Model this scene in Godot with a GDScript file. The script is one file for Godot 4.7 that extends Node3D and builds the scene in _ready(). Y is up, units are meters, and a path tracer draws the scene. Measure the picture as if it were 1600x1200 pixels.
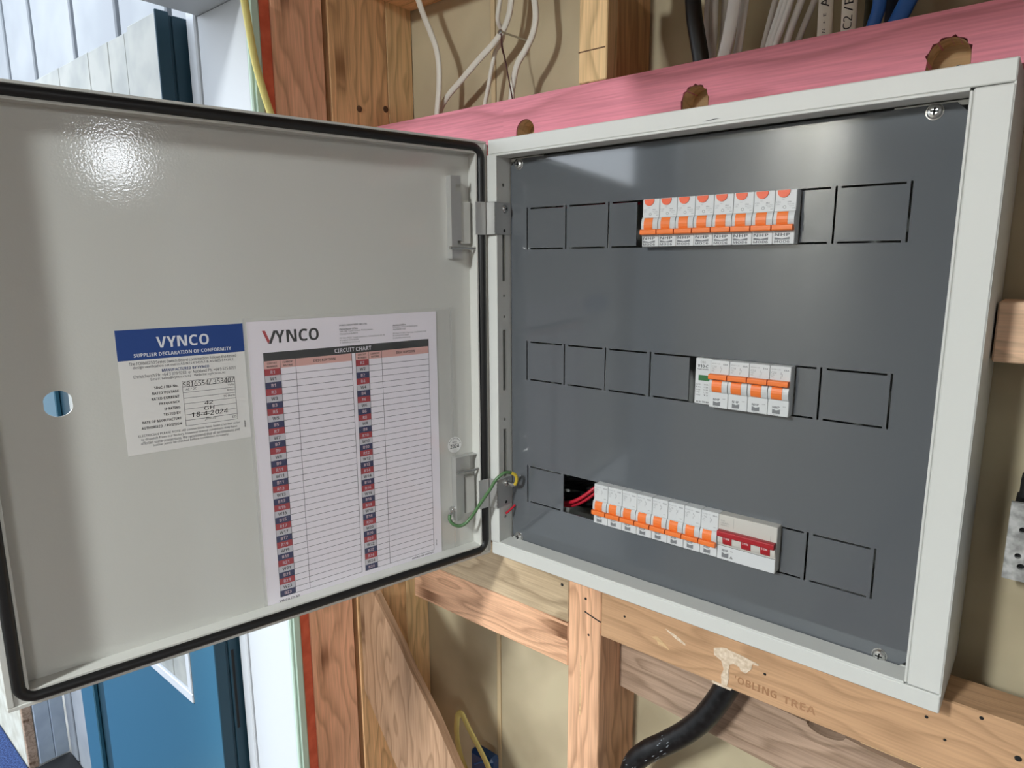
extends Node3D
# Millimetres, measured from the top left front corner of the switchboard; commit() turns them into metres above the floor.
const FLOOR := -1820.0
const DIN := [0.20984, -0.97774]
var base_of := {}
var used_names := {}
var M := {}
var door_frame := Transform3D(Basis(Vector3(0.20984, 0, -0.97774), Vector3(0, 1, 0), Vector3(0.97774, 0, 0.20984)), Vector3(-3.363, 0, -1.168))
var bold_font: SystemFont
var plain_font: SystemFont
var serif_font: SystemFont
var glyph_cache := {}

# ------------------------------------------------------------------ mesh builder
class MB:
	var v := PackedVector3Array()
	var n := PackedVector3Array()
	var uv := PackedVector2Array()
	var c := PackedColorArray()
	var xf := Transform3D()
	var col := Color.WHITE
	var off := Vector2.ZERO     # where on the grain texture this piece starts
	var grain := 0              # axis along which the grain runs
	func vert(p: Vector3, nn: Vector3, t: Vector2):
		v.append(xf * p); n.append((xf.basis * nn).normalized()); uv.append(t); c.append(col)
	func tuv(p: Vector3, nn: Vector3) -> Vector2:
		var a := nn.abs()
		var k := 0 if (a.x >= a.y and a.x >= a.z) else (1 if a.y >= a.z else 2)
		var g := grain
		if g == k:
			var q1: float = p[(k + 1) % 3]
			var q2: float = p[(k + 2) % 3]
			return Vector2(q1 / 160.0, q2 / 160.0) + off
		var o := 3 - g - k
		return Vector2(p[g] / 900.0, p[o] / 170.0 + k * 0.37) + off
	func tri3(a: Vector3, b: Vector3, d: Vector3, na: Vector3, nb: Vector3, nd: Vector3):
		var g := (b - a).cross(d - a)
		if g.dot(na + nb + nd) > 0.0:
			vert(a, na, tuv(a, na)); vert(d, nd, tuv(d, na)); vert(b, nb, tuv(b, na))
		else:
			vert(a, na, tuv(a, na)); vert(b, nb, tuv(b, na)); vert(d, nd, tuv(d, na))
	func face(p: Array, nn: Vector3):
		for i in range(1, p.size() - 1):
			tri3(p[0], p[i], p[i + 1], nn, nn, nn)
	func rect(x0: float, x1: float, y0: float, y1: float, z: float):
		face([Vector3(x0, y0, z), Vector3(x1, y0, z), Vector3(x1, y1, z), Vector3(x0, y1, z)], Vector3(0, 0, 1))
	func box(x0: float, x1: float, y0: float, y1: float, z0: float, z1: float, b := 0.0):
		var lo := Vector3(minf(x0, x1), minf(y0, y1), minf(z0, z1))
		var hi := Vector3(maxf(x0, x1), maxf(y0, y1), maxf(z0, z1))
		var pt := func(s: Vector3, k: int) -> Vector3:
			var q := Vector3(hi.x if s.x > 0 else lo.x, hi.y if s.y > 0 else lo.y, hi.z if s.z > 0 else lo.z)
			for a in 3:
				if a != k: q[a] -= s[a] * b
			return q
		for k in 3:
			for s in [-1, 1]:
				var nn := Vector3.ZERO
				nn[k] = s
				var quad := []
				for e in [[-1, -1], [1, -1], [1, 1], [-1, 1]]:
					var sg := Vector3.ZERO
					sg[k] = s; sg[(k + 1) % 3] = e[0]; sg[(k + 2) % 3] = e[1]
					quad.append(pt.call(sg, k))
				face(quad, nn)
		if b <= 0.0: return
		for k in 3:
			var i := (k + 1) % 3
			var j := (k + 2) % 3
			for s in [[-1, -1], [1, -1], [1, 1], [-1, 1]]:
				var sa := Vector3.ZERO
				sa[i] = s[0]; sa[j] = s[1]; sa[k] = -1
				var sb := sa
				sb[k] = 1
				var nn := Vector3.ZERO
				nn[i] = s[0]; nn[j] = s[1]
				face([pt.call(sa, i), pt.call(sb, i), pt.call(sb, j), pt.call(sa, j)], nn.normalized())
		for sx in [-1, 1]:
			for sy in [-1, 1]:
				for sz in [-1, 1]:
					var s := Vector3(sx, sy, sz)
					face([pt.call(s, 0), pt.call(s, 1), pt.call(s, 2)], s.normalized())
	func prism(poly: PackedVector2Array, z0: float, z1: float):
		# outline in x-y, extruded along z
		var idx := Geometry2D.triangulate_polygon(poly)
		for z in [z0, z1]:
			var nn := Vector3(0, 0, 1 if z == maxf(z0, z1) else -1)
			for i in range(0, idx.size(), 3):
				var q := []
				for k in 3: q.append(Vector3(poly[idx[i + k]].x, poly[idx[i + k]].y, z))
				tri3(q[0], q[1], q[2], nn, nn, nn)
		var area := 0.0
		for i in poly.size():
			var a := poly[i]
			var b := poly[(i + 1) % poly.size()]
			area += a.cross(b)
		for i in poly.size():
			var a := poly[i]
			var b := poly[(i + 1) % poly.size()]
			var d := (b - a).normalized()
			var nn := Vector3(d.y, -d.x, 0) * signf(area)
			face([Vector3(a.x, a.y, z0), Vector3(b.x, b.y, z0), Vector3(b.x, b.y, z1), Vector3(a.x, a.y, z1)], nn)
	func plate(x0: float, x1: float, y0: float, y1: float, z0: float, z1: float, holes: Array, rings := []):
		# a sheet with real cut-outs; rings: [x0, x1, y0, y1, outline of the hole]
		var xs := [x0, x1]
		var ys := [y0, y1]
		for h in holes + rings:
			for a in [h[0], h[1]]:
				if not xs.has(a): xs.append(a)
			for a in [h[2], h[3]]:
				if not ys.has(a): ys.append(a)
		xs.sort(); ys.sort()
		var state := {}
		for i in xs.size() - 1:
			for j in ys.size() - 1:
				var mx: float = (xs[i] + xs[i + 1]) / 2.0
				var my: float = (ys[j] + ys[j + 1]) / 2.0
				var s := 1
				for h in holes:
					if mx > h[0] and mx < h[1] and my > h[2] and my < h[3]: s = 0
				for h in rings:
					if mx > h[0] and mx < h[1] and my > h[2] and my < h[3]: s = 2
				state[Vector2i(i, j)] = s
		for i in xs.size() - 1:
			for j in ys.size() - 1:
				if state[Vector2i(i, j)] == 0: continue
				var a: float = xs[i]
				var b: float = xs[i + 1]
				var cc: float = ys[j]
				var d: float = ys[j + 1]
				if state[Vector2i(i, j)] == 1:
					face([Vector3(a, cc, z1), Vector3(b, cc, z1), Vector3(b, d, z1), Vector3(a, d, z1)], Vector3(0, 0, 1))
					face([Vector3(a, cc, z0), Vector3(b, cc, z0), Vector3(b, d, z0), Vector3(a, d, z0)], Vector3(0, 0, -1))
				for e in [[-1, 0], [1, 0], [0, -1], [0, 1]]:
					if state.get(Vector2i(i + e[0], j + e[1]), 0) != 0: continue
					var nn := Vector3(e[0], e[1], 0)
					if e[0] != 0:
						var x: float = a if e[0] < 0 else b
						face([Vector3(x, cc, z0), Vector3(x, d, z0), Vector3(x, d, z1), Vector3(x, cc, z1)], nn)
					else:
						var y: float = cc if e[1] < 0 else d
						face([Vector3(a, y, z0), Vector3(b, y, z0), Vector3(b, y, z1), Vector3(a, y, z1)], nn)
		for h in rings:
			var o := Vector2((h[0] + h[1]) / 2.0, (h[2] + h[3]) / 2.0)
			var inner: PackedVector2Array = h[4]
			var k := inner.size()
			var outer := []
			for q in inner:
				var dq: Vector2 = q - o
				var t := 1e9
				if absf(dq.x) > 1e-6: t = minf(t, ((h[1] if dq.x > 0 else h[0]) - o.x) / dq.x)
				if absf(dq.y) > 1e-6: t = minf(t, ((h[3] if dq.y > 0 else h[2]) - o.y) / dq.y)
				outer.append(o + dq * t)
			for i in k:
				var i2 := (i + 1) % k
				var p := inner[i]
				var q := inner[i2]
				var op: Vector2 = outer[i]
				var oq: Vector2 = outer[i2]
				for z in [z0, z1]:
					var nn := Vector3(0, 0, 1 if z == z1 else -1)
					face([Vector3(p.x, p.y, z), Vector3(op.x, op.y, z), Vector3(oq.x, oq.y, z), Vector3(q.x, q.y, z)], nn)
					if absf(op.x - oq.x) > 1e-4 and absf(op.y - oq.y) > 1e-4:   # the corner between two sides
						var cx: float = op.x if (absf(op.x - h[0]) < 1e-3 or absf(op.x - h[1]) < 1e-3) else oq.x
						var cy: float = op.y if (absf(op.y - h[2]) < 1e-3 or absf(op.y - h[3]) < 1e-3) else oq.y
						face([Vector3(op.x, op.y, z), Vector3(cx, cy, z), Vector3(oq.x, oq.y, z)], nn)
				var mid := o - (p + q) / 2.0
				face([Vector3(p.x, p.y, z0), Vector3(q.x, q.y, z0), Vector3(q.x, q.y, z1), Vector3(p.x, p.y, z1)], Vector3(mid.x, mid.y, 0).normalized())
	func tube(pts: Array, rx: float, rz: float, sides := 10, closed := false, ref := Vector3(0, 0, 1)):
		var rows := []
		var m := pts.size()
		for i in m:
			var a: Vector3 = pts[(i - 1 + m) % m] if (closed or i > 0) else pts[0]
			var b: Vector3 = pts[(i + 1) % m] if (closed or i < m - 1) else pts[m - 1]
			var t := (b - a).normalized()
			var s := t.cross(ref)
			if s.length() < 0.05: s = t.cross(Vector3(0.3, 1, 0.2))
			s = s.normalized()
			var u := s.cross(t).normalized()
			var row := []
			for k in sides:
				var an := TAU * k / sides
				row.append([pts[i] + s * rx * cos(an) + u * rz * sin(an), (s * cos(an) / rx + u * sin(an) / rz).normalized()])
			rows.append(row)
		for i in (m if closed else m - 1):
			var r0: Array = rows[i]
			var r1: Array = rows[(i + 1) % m]
			for k in sides:
				var k2 := (k + 1) % sides
				tri3(r0[k][0], r1[k][0], r1[k2][0], r0[k][1], r1[k][1], r1[k2][1])
				tri3(r0[k][0], r1[k2][0], r0[k2][0], r0[k][1], r1[k2][1], r0[k2][1])
		if not closed:
			for e in [0, m - 1]:
				var q := []
				for k in sides: q.append(rows[e][k][0])
				var d: Vector3 = (pts[0] - pts[1]) if e == 0 else (pts[m - 1] - pts[m - 2])
				face(q, d.normalized())
	func lathe(prof: Array, o: Vector3, ax: Vector3, seg := 20):
		# prof: [radius, height along ax]
		var s := ax.cross(Vector3(0.31, 0.87, 0.38)).normalized()
		var u := ax.cross(s).normalized()
		for i in prof.size() - 1:
			var r0: float = prof[i][0]
			var h0: float = prof[i][1]
			var r1: float = prof[i + 1][0]
			var h1: float = prof[i + 1][1]
			var dr := r1 - r0
			var dh := h1 - h0
			for k in seg:
				var a0 := TAU * k / seg
				var a1 := TAU * (k + 1) / seg
				var d0 := s * cos(a0) + u * sin(a0)
				var d1 := s * cos(a1) + u * sin(a1)
				var n0 := (d0 * dh - ax * dr).normalized()
				var n1 := (d1 * dh - ax * dr).normalized()
				var p00 := o + ax * h0 + d0 * r0
				var p01 := o + ax * h0 + d1 * r0
				var p10 := o + ax * h1 + d0 * r1
				var p11 := o + ax * h1 + d1 * r1
				if r0 > 1e-6: tri3(p00, p01, p11, n0, n1, n1)
				if r1 > 1e-6: tri3(p00, p11, p10, n0, n1, n0)

func mb(xf := Transform3D()) -> MB:
	var b := MB.new()
	b.xf = xf
	return b

func numbered(called: String) -> String:
	var k: int = used_names.get(called, 0)
	used_names[called] = k + 1
	return called if k == 0 else "%s_%03d" % [called, k]

func W(p: Vector3) -> Vector3:
	return Vector3(p.x, p.y - FLOOR, p.z) * 0.001

func to_mesh(b: MB, base: Vector3, m: Material) -> ArrayMesh:
	var arr := []
	arr.resize(Mesh.ARRAY_MAX)
	var vv := PackedVector3Array()
	vv.resize(b.v.size())
	for i in b.v.size(): vv[i] = (b.v[i] - base) * 0.001
	arr[Mesh.ARRAY_VERTEX] = vv
	arr[Mesh.ARRAY_NORMAL] = b.n
	arr[Mesh.ARRAY_TEX_UV] = b.uv
	arr[Mesh.ARRAY_COLOR] = b.c
	var am := ArrayMesh.new()
	am.add_surface_from_arrays(Mesh.PRIMITIVE_TRIANGLES, arr)
	am.surface_set_material(0, m)
	return am

func tag(o: Node, label: String, category: String, group := "", kind := ""):
	o.set_meta("label", label)
	o.set_meta("category", category)
	if group: o.set_meta("group", group)
	if kind: o.set_meta("kind", kind)

func thing(called: String, label: String, category: String, base: Vector3, group := "", kind := "") -> Node3D:
	var o := Node3D.new()
	o.name = numbered(called)
	add_child(o, true)
	o.position = W(base)
	base_of[o] = base
	tag(o, label, category, group, kind)
	return o

func part(b: MB, called: String, m: Material, parent: Node, label := "") -> MeshInstance3D:
	var o := MeshInstance3D.new()
	o.name = called
	o.mesh = to_mesh(b, base_of[parent], m)
	parent.add_child(o, true)
	base_of[o] = base_of[parent]
	if label: o.set_meta("label", label)
	return o

func solo(b: MB, called: String, m: Material, label: String, category: String, base: Vector3, group := "", kind := "") -> MeshInstance3D:
	var o := MeshInstance3D.new()
	o.name = numbered(called)
	o.mesh = to_mesh(b, base, m)
	add_child(o, true)
	o.position = W(base)
	base_of[o] = base
	tag(o, label, category, group, kind)
	return o

func copy(o: Node3D, shift: Vector3, label: String) -> Node3D:
	var r: Node3D = o.duplicate()
	r.name = numbered(String(o.name).rstrip("0123456789").rstrip("_"))
	add_child(r, true)
	r.position = o.position + shift * 0.001
	r.set_meta("label", label)
	base_of[r] = base_of[o] + shift
	return r

func smooth(p: Array, k := 6) -> Array:
	var out := []
	for i in p.size() - 1:
		var a: Vector3 = p[maxi(i - 1, 0)]
		var b: Vector3 = p[i]
		var c: Vector3 = p[i + 1]
		var d: Vector3 = p[mini(i + 2, p.size() - 1)]
		var tb := maxf(b.distance_to(c), 0.01)
		var ta := -maxf(a.distance_to(b), 0.01)
		var td := tb + maxf(c.distance_to(d), 0.01)
		for j in k: out.append(b.cubic_interpolate_in_time(c, a, d, float(j) / k, tb, ta, td))
	out.append(p[p.size() - 1])
	return out

func path(flat: Array, z: float) -> Array:
	var out := []
	for q in flat: out.append(Vector3(q[0], q[1], q[2] if q.size() > 2 else z))
	return smooth(out)

func circle(cx: float, cy: float, r: float, k := 20, flat := 1e9) -> PackedVector2Array:
	var o := PackedVector2Array()
	for i in k:
		var a := TAU * (i + 0.5) / k
		o.append(Vector2(cx + clampf(cos(a) * r, -flat, flat), cy + sin(a) * r))
	return o

func slot_outline(cx: float, y0: float, y1: float, r: float) -> PackedVector2Array:
	var o := PackedVector2Array()
	for i in 9:
		var a := PI * i / 8.0
		o.append(Vector2(cx + cos(a) * r, y1 - r + sin(a) * r))
	for i in 9:
		var a := PI + PI * i / 8.0
		o.append(Vector2(cx + cos(a) * r, y0 + r + sin(a) * r))
	return o

# lettering: fills the box w x h round (cx, cy) on the plane z; w = 0 keeps the font's own width
func text(b: MB, s: String, x0: float, cy: float, w: float, h: float, z: float, col: Color, font: Font = null, align := 0, slant := 0.0, turn := 0.0):
	var f: Font = font if font else bold_font
	var key := "%s|%d" % [s, f.get_instance_id()]
	if not glyph_cache.has(key):
		var t := TextMesh.new()
		t.text = s; t.font = f; t.font_size = 32; t.pixel_size = 1.0 / 32; t.depth = 0.0; t.curve_step = 3.0
		var a := t.get_mesh_arrays()
		var vs: PackedVector3Array = a[Mesh.ARRAY_VERTEX]
		var flat := PackedVector2Array()
		if a[Mesh.ARRAY_INDEX] != null and a[Mesh.ARRAY_INDEX].size() > 0:
			for i in a[Mesh.ARRAY_INDEX]: flat.append(Vector2(vs[i].x, vs[i].y))
		else:
			for q in vs: flat.append(Vector2(q.x, q.y))
		glyph_cache[key] = flat
	var pts: PackedVector2Array = glyph_cache[key]
	if pts.is_empty(): return
	var lo := pts[0]
	var hi := pts[0]
	for q in pts:
		lo = lo.min(q); hi = hi.max(q)
	var sy := h / (hi.y - lo.y)
	var sx := sy if w <= 0.0 else w / (hi.x - lo.x)
	var ww := sx * (hi.x - lo.x)
	var left := x0 - (ww if align == 2 else (ww / 2.0 if align == 1 else 0.0))
	var keep := b.col
	b.col = col.srgb_to_linear()
	var tr := Transform2D(turn, Vector2.ZERO)
	var mid := Vector2(left + ww / 2.0, cy)
	for i in range(0, pts.size(), 3):
		var q := []
		for k in 3:
			var p := Vector2(left + (pts[i + k].x - lo.x) * sx, cy - h / 2.0 + (pts[i + k].y - lo.y) * sy)
			p.x += slant * (p.y - cy)
			if turn != 0.0: p = mid + tr * (p - mid)
			q.append(Vector3(p.x, p.y, z))
		b.tri3(q[0], q[1], q[2], Vector3(0, 0, 1), Vector3(0, 0, 1), Vector3(0, 0, 1))
	b.col = keep

func flat_rect(b: MB, x0: float, x1: float, y0: float, y1: float, z: float, col: Color):
	var keep := b.col
	b.col = col.srgb_to_linear()
	b.rect(x0, x1, y0, y1, z)
	b.col = keep

func flat_poly(b: MB, poly: PackedVector2Array, z: float, col: Color):
	var keep := b.col
	b.col = col.srgb_to_linear()
	var idx := Geometry2D.triangulate_polygon(poly)
	for i in range(0, idx.size(), 3):
		var q := []
		for k in 3: q.append(Vector3(poly[idx[i + k]].x, poly[idx[i + k]].y, z))
		b.tri3(q[0], q[1], q[2], Vector3(0, 0, 1), Vector3(0, 0, 1), Vector3(0, 0, 1))
	b.col = keep

# ------------------------------------------------------------------ materials
func mat(col: Color, rough := 0.6, metal := 0.0, spec := 0.5) -> StandardMaterial3D:
	var m := StandardMaterial3D.new()
	m.albedo_color = col
	m.roughness = rough
	m.metallic = metal
	m.metallic_specular = spec
	return m

func ink(rough := 0.55, spec := 0.4) -> StandardMaterial3D:
	var m := mat(Color.WHITE, rough, 0.0, spec)
	m.vertex_color_use_as_albedo = true
	return m

func grain_image(seed_value: int, rings: float, contrast: float, knots: Array, bend := 2.6) -> ImageTexture:
	var w := 512
	var h := 256
	var a := FastNoiseLite.new()
	a.seed = seed_value; a.noise_type = FastNoiseLite.TYPE_SIMPLEX_SMOOTH; a.frequency = 0.01
	a.fractal_type = FastNoiseLite.FRACTAL_FBM; a.fractal_octaves = 3
	var img := Image.create(w, h, false, Image.FORMAT_RGB8)
	for y in h:
		for x in w:
			var yy := float(y)
			var dark := 0.0
			for k in knots:
				var dx: float = (x - k[0]) / (k[2] * 1.6)
				var dy: float = (y - k[1]) / k[2]
				var d2 := dx * dx + dy * dy
				yy += signf(dy) * k[2] * 0.9 * exp(-d2 * 0.5)
				dark += 0.55 * exp(-d2 * 2.2)
			# fades to itself at both ends so that it repeats without a seam
			var t := float(x) / w
			var warp := a.get_noise_2d(x * 0.55, yy * 0.8) * (1.0 - t) + a.get_noise_2d((x - w) * 0.55, yy * 0.8) * t
			var fine := a.get_noise_2d(x * 1.6, yy * 26.0 + 900.0)
			var ph := yy / h * rings + warp * bend
			var r := ph - floorf(ph)
			var ring := pow(r, 3.0) if r < 0.86 else 0.64 * (1.0 - r) / 0.14
			var val := 1.0 - contrast * (0.75 * ring + 0.35 * (0.5 + fine * 0.9) + 0.3 * (0.5 + warp)) - dark * 0.55
			var g := clampf(val, 0.08, 1.0)
			img.set_pixel(x, y, Color(g, clampf(g - 0.05 * contrast * ring - 0.07 * dark, 0, 1), clampf(g - 0.12 * contrast * ring - 0.12 * dark, 0, 1)))
	img.generate_mipmaps()
	return ImageTexture.create_from_image(img)

func wood(col: Color, tex: Texture2D, rough := 0.72) -> StandardMaterial3D:
	var m := mat(col, rough, 0.0, 0.3)
	m.albedo_texture = tex
	return m

func mottled(col_a: Color, col_b: Color, freq: float, seed_value: int, scale: float, rough: float, bump := 0.0, bump_freq := 0.1) -> StandardMaterial3D:
	var n := FastNoiseLite.new()
	n.seed = seed_value; n.frequency = freq; n.fractal_octaves = 4; n.fractal_type = FastNoiseLite.FRACTAL_FBM
	var t := NoiseTexture2D.new()
	t.width = 512; t.height = 512; t.seamless = true; t.noise = n
	var g := Gradient.new()
	g.set_color(0, col_a); g.set_color(1, col_b)
	g.set_offset(0, 0.25); g.set_offset(1, 0.75)
	t.color_ramp = g
	var m := mat(Color.WHITE, rough, 0.0, 0.4)
	m.albedo_texture = t
	m.uv1_triplanar = true
	m.uv1_world_triplanar = true
	m.uv1_scale = Vector3.ONE * scale
	if bump > 0.0: dimple(m, bump, bump_freq, seed_value + 5)
	return m

func dimple(m: StandardMaterial3D, amount: float, freq: float, seed_value: int):
	var n := FastNoiseLite.new()
	n.seed = seed_value; n.frequency = freq; n.fractal_octaves = 2
	var t := NoiseTexture2D.new()
	t.width = 512; t.height = 512; t.seamless = true; t.noise = n; t.as_normal_map = true; t.bump_strength = 4.0
	m.normal_enabled = true
	m.normal_texture = t
	m.normal_scale = amount
	m.uv1_triplanar = true
	m.uv1_world_triplanar = true

func make_materials():
	var g1 := grain_image(11, 7.0, 0.30, [[120, 70, 12], [390, 190, 16]])
	var g2 := grain_image(23, 9.0, 0.26, [[260, 150, 10]])
	var g3 := grain_image(37, 5.0, 0.30, [[80, 200, 15], [300, 60, 9], [450, 150, 12]])
	var g4 := grain_image(53, 6.0, 0.20, [])
	var g5 := grain_image(61, 4.0, 0.24, [], 0.7)
	M.cabinet = mat(Color(0.80, 0.805, 0.785), 0.5, 0.0, 0.5)
	M.door = mat(Color(0.785, 0.785, 0.76), 0.08, 0.0, 0.5)
	dimple(M.door, 0.04, 0.08, 71)
	M.door.uv1_scale = Vector3.ONE * 9.0
	M.panel = mat(Color(0.345, 0.36, 0.375), 0.075, 0.0, 0.58)
	M.dark = mat(Color(0.05, 0.05, 0.05), 0.8)
	M.rubber = mat(Color(0.055, 0.055, 0.058), 0.42, 0.0, 0.5)
	M.zinc = mat(Color(0.78, 0.78, 0.77), 0.42, 0.75)
	M.steel = mat(Color(0.76, 0.76, 0.75), 0.25, 0.9)
	M.plastic = mat(Color(0.79, 0.80, 0.80), 0.42, 0.0, 0.5)
	M.plastic_grey = mat(Color(0.75, 0.76, 0.76), 0.42, 0.0, 0.5)
	M.beige_plastic = mat(Color(0.75, 0.74, 0.71), 0.45, 0.0, 0.5)
	M.orange = mat(Color(0.90, 0.46, 0.19), 0.42, 0.0, 0.5)
	M.orange_red = mat(Color(0.88, 0.36, 0.20), 0.42, 0.0, 0.5)
	M.red = mat(Color(0.62, 0.09, 0.13), 0.42, 0.0, 0.5)
	M.green_window = mat(Color(0.20, 0.42, 0.24), 0.35, 0.0, 0.5)
	M.paper = mat(Color(0.96, 0.94, 0.97), 0.7, 0.0, 0.3)
	M.ink = ink()
	M.sleeve = mat(Color(0.96, 0.96, 0.95, 0.04), 0.12, 0.0, 0.5)
	M.sleeve.transparency = BaseMaterial3D.TRANSPARENCY_ALPHA
	M.pink = wood(Color(0.94, 0.60, 0.66), g5, 0.75)
	M.pale_wood = wood(Color(0.90, 0.76, 0.58), g4, 0.8)
	M.tan_wood = wood(Color(0.88, 0.68, 0.48), g2)
	M.brown_wood = wood(Color(1.0, 0.80, 0.59), g1)
	M.red_wood = wood(Color(1.0, 0.77, 0.62), g2)
	M.honey_wood = wood(Color(1.0, 0.85, 0.64), g2)
	M.orange_wood = wood(Color(0.93, 0.73, 0.58), g3)
	M.dusty_wood = wood(Color(0.80, 0.71, 0.58), g3)
	M.rail_wood = wood(Color(0.80, 0.64, 0.49), g4)
	M.grey_wood = wood(Color(0.74, 0.63, 0.54), g1, 0.85)
	M.dark_wood = wood(Color(0.45, 0.33, 0.25), g1, 0.85)
	M.end_wood = wood(Color(1.0, 0.84, 0.70), g4)
	M.board = mottled(Color(0.68, 0.63, 0.52), Color(0.76, 0.71, 0.59), 0.006, 3, 1.4, 0.85)
	M.board_dark = mottled(Color(0.36, 0.345, 0.32), Color(0.44, 0.42, 0.39), 0.01, 4, 1.6, 0.9)
	M.scuffed = mottled(Color(0.52, 0.52, 0.51), Color(0.74, 0.74, 0.73), 0.02, 61, 6.0, 0.6)
	M.strip = mat(Color(0.78, 0.70, 0.55), 0.8)
	M.brace = wood(Color(0.72, 0.58, 0.46), g1, 0.85)
	M.filler = mottled(Color(0.78, 0.70, 0.60), Color(0.88, 0.82, 0.74), 0.05, 9, 6.0, 0.9)
	M.cable_white = mat(Color(0.84, 0.82, 0.77), 0.45, 0.0, 0.4)
	M.cable_bright = mat(Color(0.94, 0.94, 0.93), 0.4, 0.0, 0.5)
	M.cable_yellow = mat(Color(0.88, 0.83, 0.52), 0.45, 0.0, 0.4)
	M.cable_black = mat(Color(0.055, 0.055, 0.06), 0.35, 0.0, 0.5)
	M.blue = mat(Color(0.12, 0.36, 0.66), 0.42, 0.0, 0.5)
	M.blue_deep = mat(Color(0.05, 0.22, 0.42), 0.3, 0.0, 0.5)
	M.navy = mat(Color(0.08, 0.14, 0.24), 0.5)
	M.maroon = mat(Color(0.30, 0.14, 0.13), 0.6)
	M.olive = mat(Color(0.26, 0.25, 0.15), 0.6)
	M.green_wire = mat(Color(0.30, 0.44, 0.28), 0.35, 0.0, 0.5)
	M.yellow_wire = mat(Color(0.78, 0.68, 0.22), 0.35, 0.0, 0.5)
	M.red_wire = mat(Color(0.72, 0.13, 0.20), 0.35, 0.0, 0.5)
	M.pipe = mottled(Color(0.035, 0.035, 0.038), Color(0.12, 0.12, 0.125), 0.02, 15, 9.0, 0.38)
	M.red_paint = mottled(Color(0.80, 0.36, 0.25), Color(0.87, 0.42, 0.30), 0.02, 19, 3.0, 0.6)
	M.white_paint = mat(Color(0.74, 0.75, 0.76), 0.5, 0.0, 0.4)
	M.green_paint = mat(Color(0.70, 0.78, 0.72), 0.5, 0.0, 0.4)
	M.teal = mat(Color(0.18, 0.36, 0.44), 0.32, 0.0, 0.5)
	M.teal_dark = mat(Color(0.12, 0.23, 0.28), 0.45, 0.0, 0.4)
	M.worn_white = mottled(Color(0.55, 0.56, 0.545), Color(0.63, 0.63, 0.605), 0.006, 29, 3.0, 0.6)
	M.cladding = mottled(Color(0.51, 0.525, 0.54), Color(0.57, 0.58, 0.59), 0.006, 31, 1.0, 0.5)
	M.lilac = mottled(Color(0.60, 0.64, 0.69), Color(0.65, 0.69, 0.73), 0.01, 33, 2.0, 0.5)
	M.cream = mottled(Color(0.68, 0.66, 0.59), Color(0.76, 0.75, 0.69), 0.01, 35, 2.0, 0.6)
	M.carpet = mottled(Color(0.09, 0.14, 0.28), Color(0.22, 0.31, 0.49), 0.06, 41, 5.0, 0.95, 0.5, 0.12)
	M.concrete = mottled(Color(0.42, 0.41, 0.39), Color(0.52, 0.51, 0.49), 0.01, 43, 0.7, 0.85)
	M.floor = mottled(Color(0.34, 0.28, 0.26), Color(0.42, 0.35, 0.32), 0.01, 44, 0.7, 0.8)
	M.room_wall = mottled(Color(0.74, 0.72, 0.67), Color(0.80, 0.78, 0.74), 0.006, 45, 0.8, 0.85)
	M.front_wall = mottled(Color(0.58, 0.55, 0.52), Color(0.64, 0.61, 0.58), 0.006, 46, 0.8, 0.85)
	M.ceiling = mottled(Color(0.44, 0.42, 0.39), Color(0.52, 0.50, 0.47), 0.006, 47, 0.8, 0.85)
	M.lamp = mat(Color(0.95, 0.97, 1.0), 0.4)
	M.lamp.emission_enabled = true
	M.lamp.emission = Color(0.93, 0.97, 1.0)
	M.lamp.emission_energy_multiplier = 6.0

# ------------------------------------------------------------------ the scene
func _ready():
	var cam := Camera3D.new()
	cam.name = "camera"
	add_child(cam)
	cam.position = W(Vector3(536.18, -137.88, 602.36))
	cam.rotation_order = EULER_ORDER_YXZ
	cam.rotation = Vector3(-0.18154, 0.69412, -0.00498)
	cam.fov = 59.925
	cam.near = 0.02
	cam.far = 100.0
	cam.current = true

	var env := Environment.new()
	var sky_mat := ProceduralSkyMaterial.new()
	sky_mat.sky_top_color = Color(0.86, 0.91, 0.97)
	sky_mat.sky_horizon_color = Color(0.93, 0.95, 0.97)
	sky_mat.ground_horizon_color = Color(0.62, 0.62, 0.60)
	sky_mat.ground_bottom_color = Color(0.40, 0.40, 0.39)
	sky_mat.sun_angle_max = 0.1
	sky_mat.energy_multiplier = 1.0
	var sky := Sky.new()
	sky.sky_material = sky_mat
	env.background_mode = Environment.BG_SKY
	env.sky = sky
	env.background_energy_multiplier = 5.4
	env.ambient_light_source = Environment.AMBIENT_SOURCE_SKY
	env.reflected_light_source = Environment.REFLECTION_SOURCE_SKY
	env.tonemap_mode = Environment.TONE_MAPPER_LINEAR
	env.tonemap_exposure = 1.0
	env.sdfgi_enabled = true
	env.ssao_enabled = true
	env.ssil_enabled = true
	var we := WorldEnvironment.new()
	we.name = "world_environment"
	we.environment = env
	add_child(we)

	bold_font = SystemFont.new()
	bold_font.font_names = PackedStringArray(["Droid Sans"])
	bold_font.font_weight = 700
	plain_font = SystemFont.new()
	plain_font.font_names = PackedStringArray(["Droid Sans"])
	make_materials()
	build_lamps()
	build_room()
	build_outside()
	build_timber()
	build_right_side()
	build_cabinet()
	build_breakers()
	build_chart()
	build_wires()
	build_cables()

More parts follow.
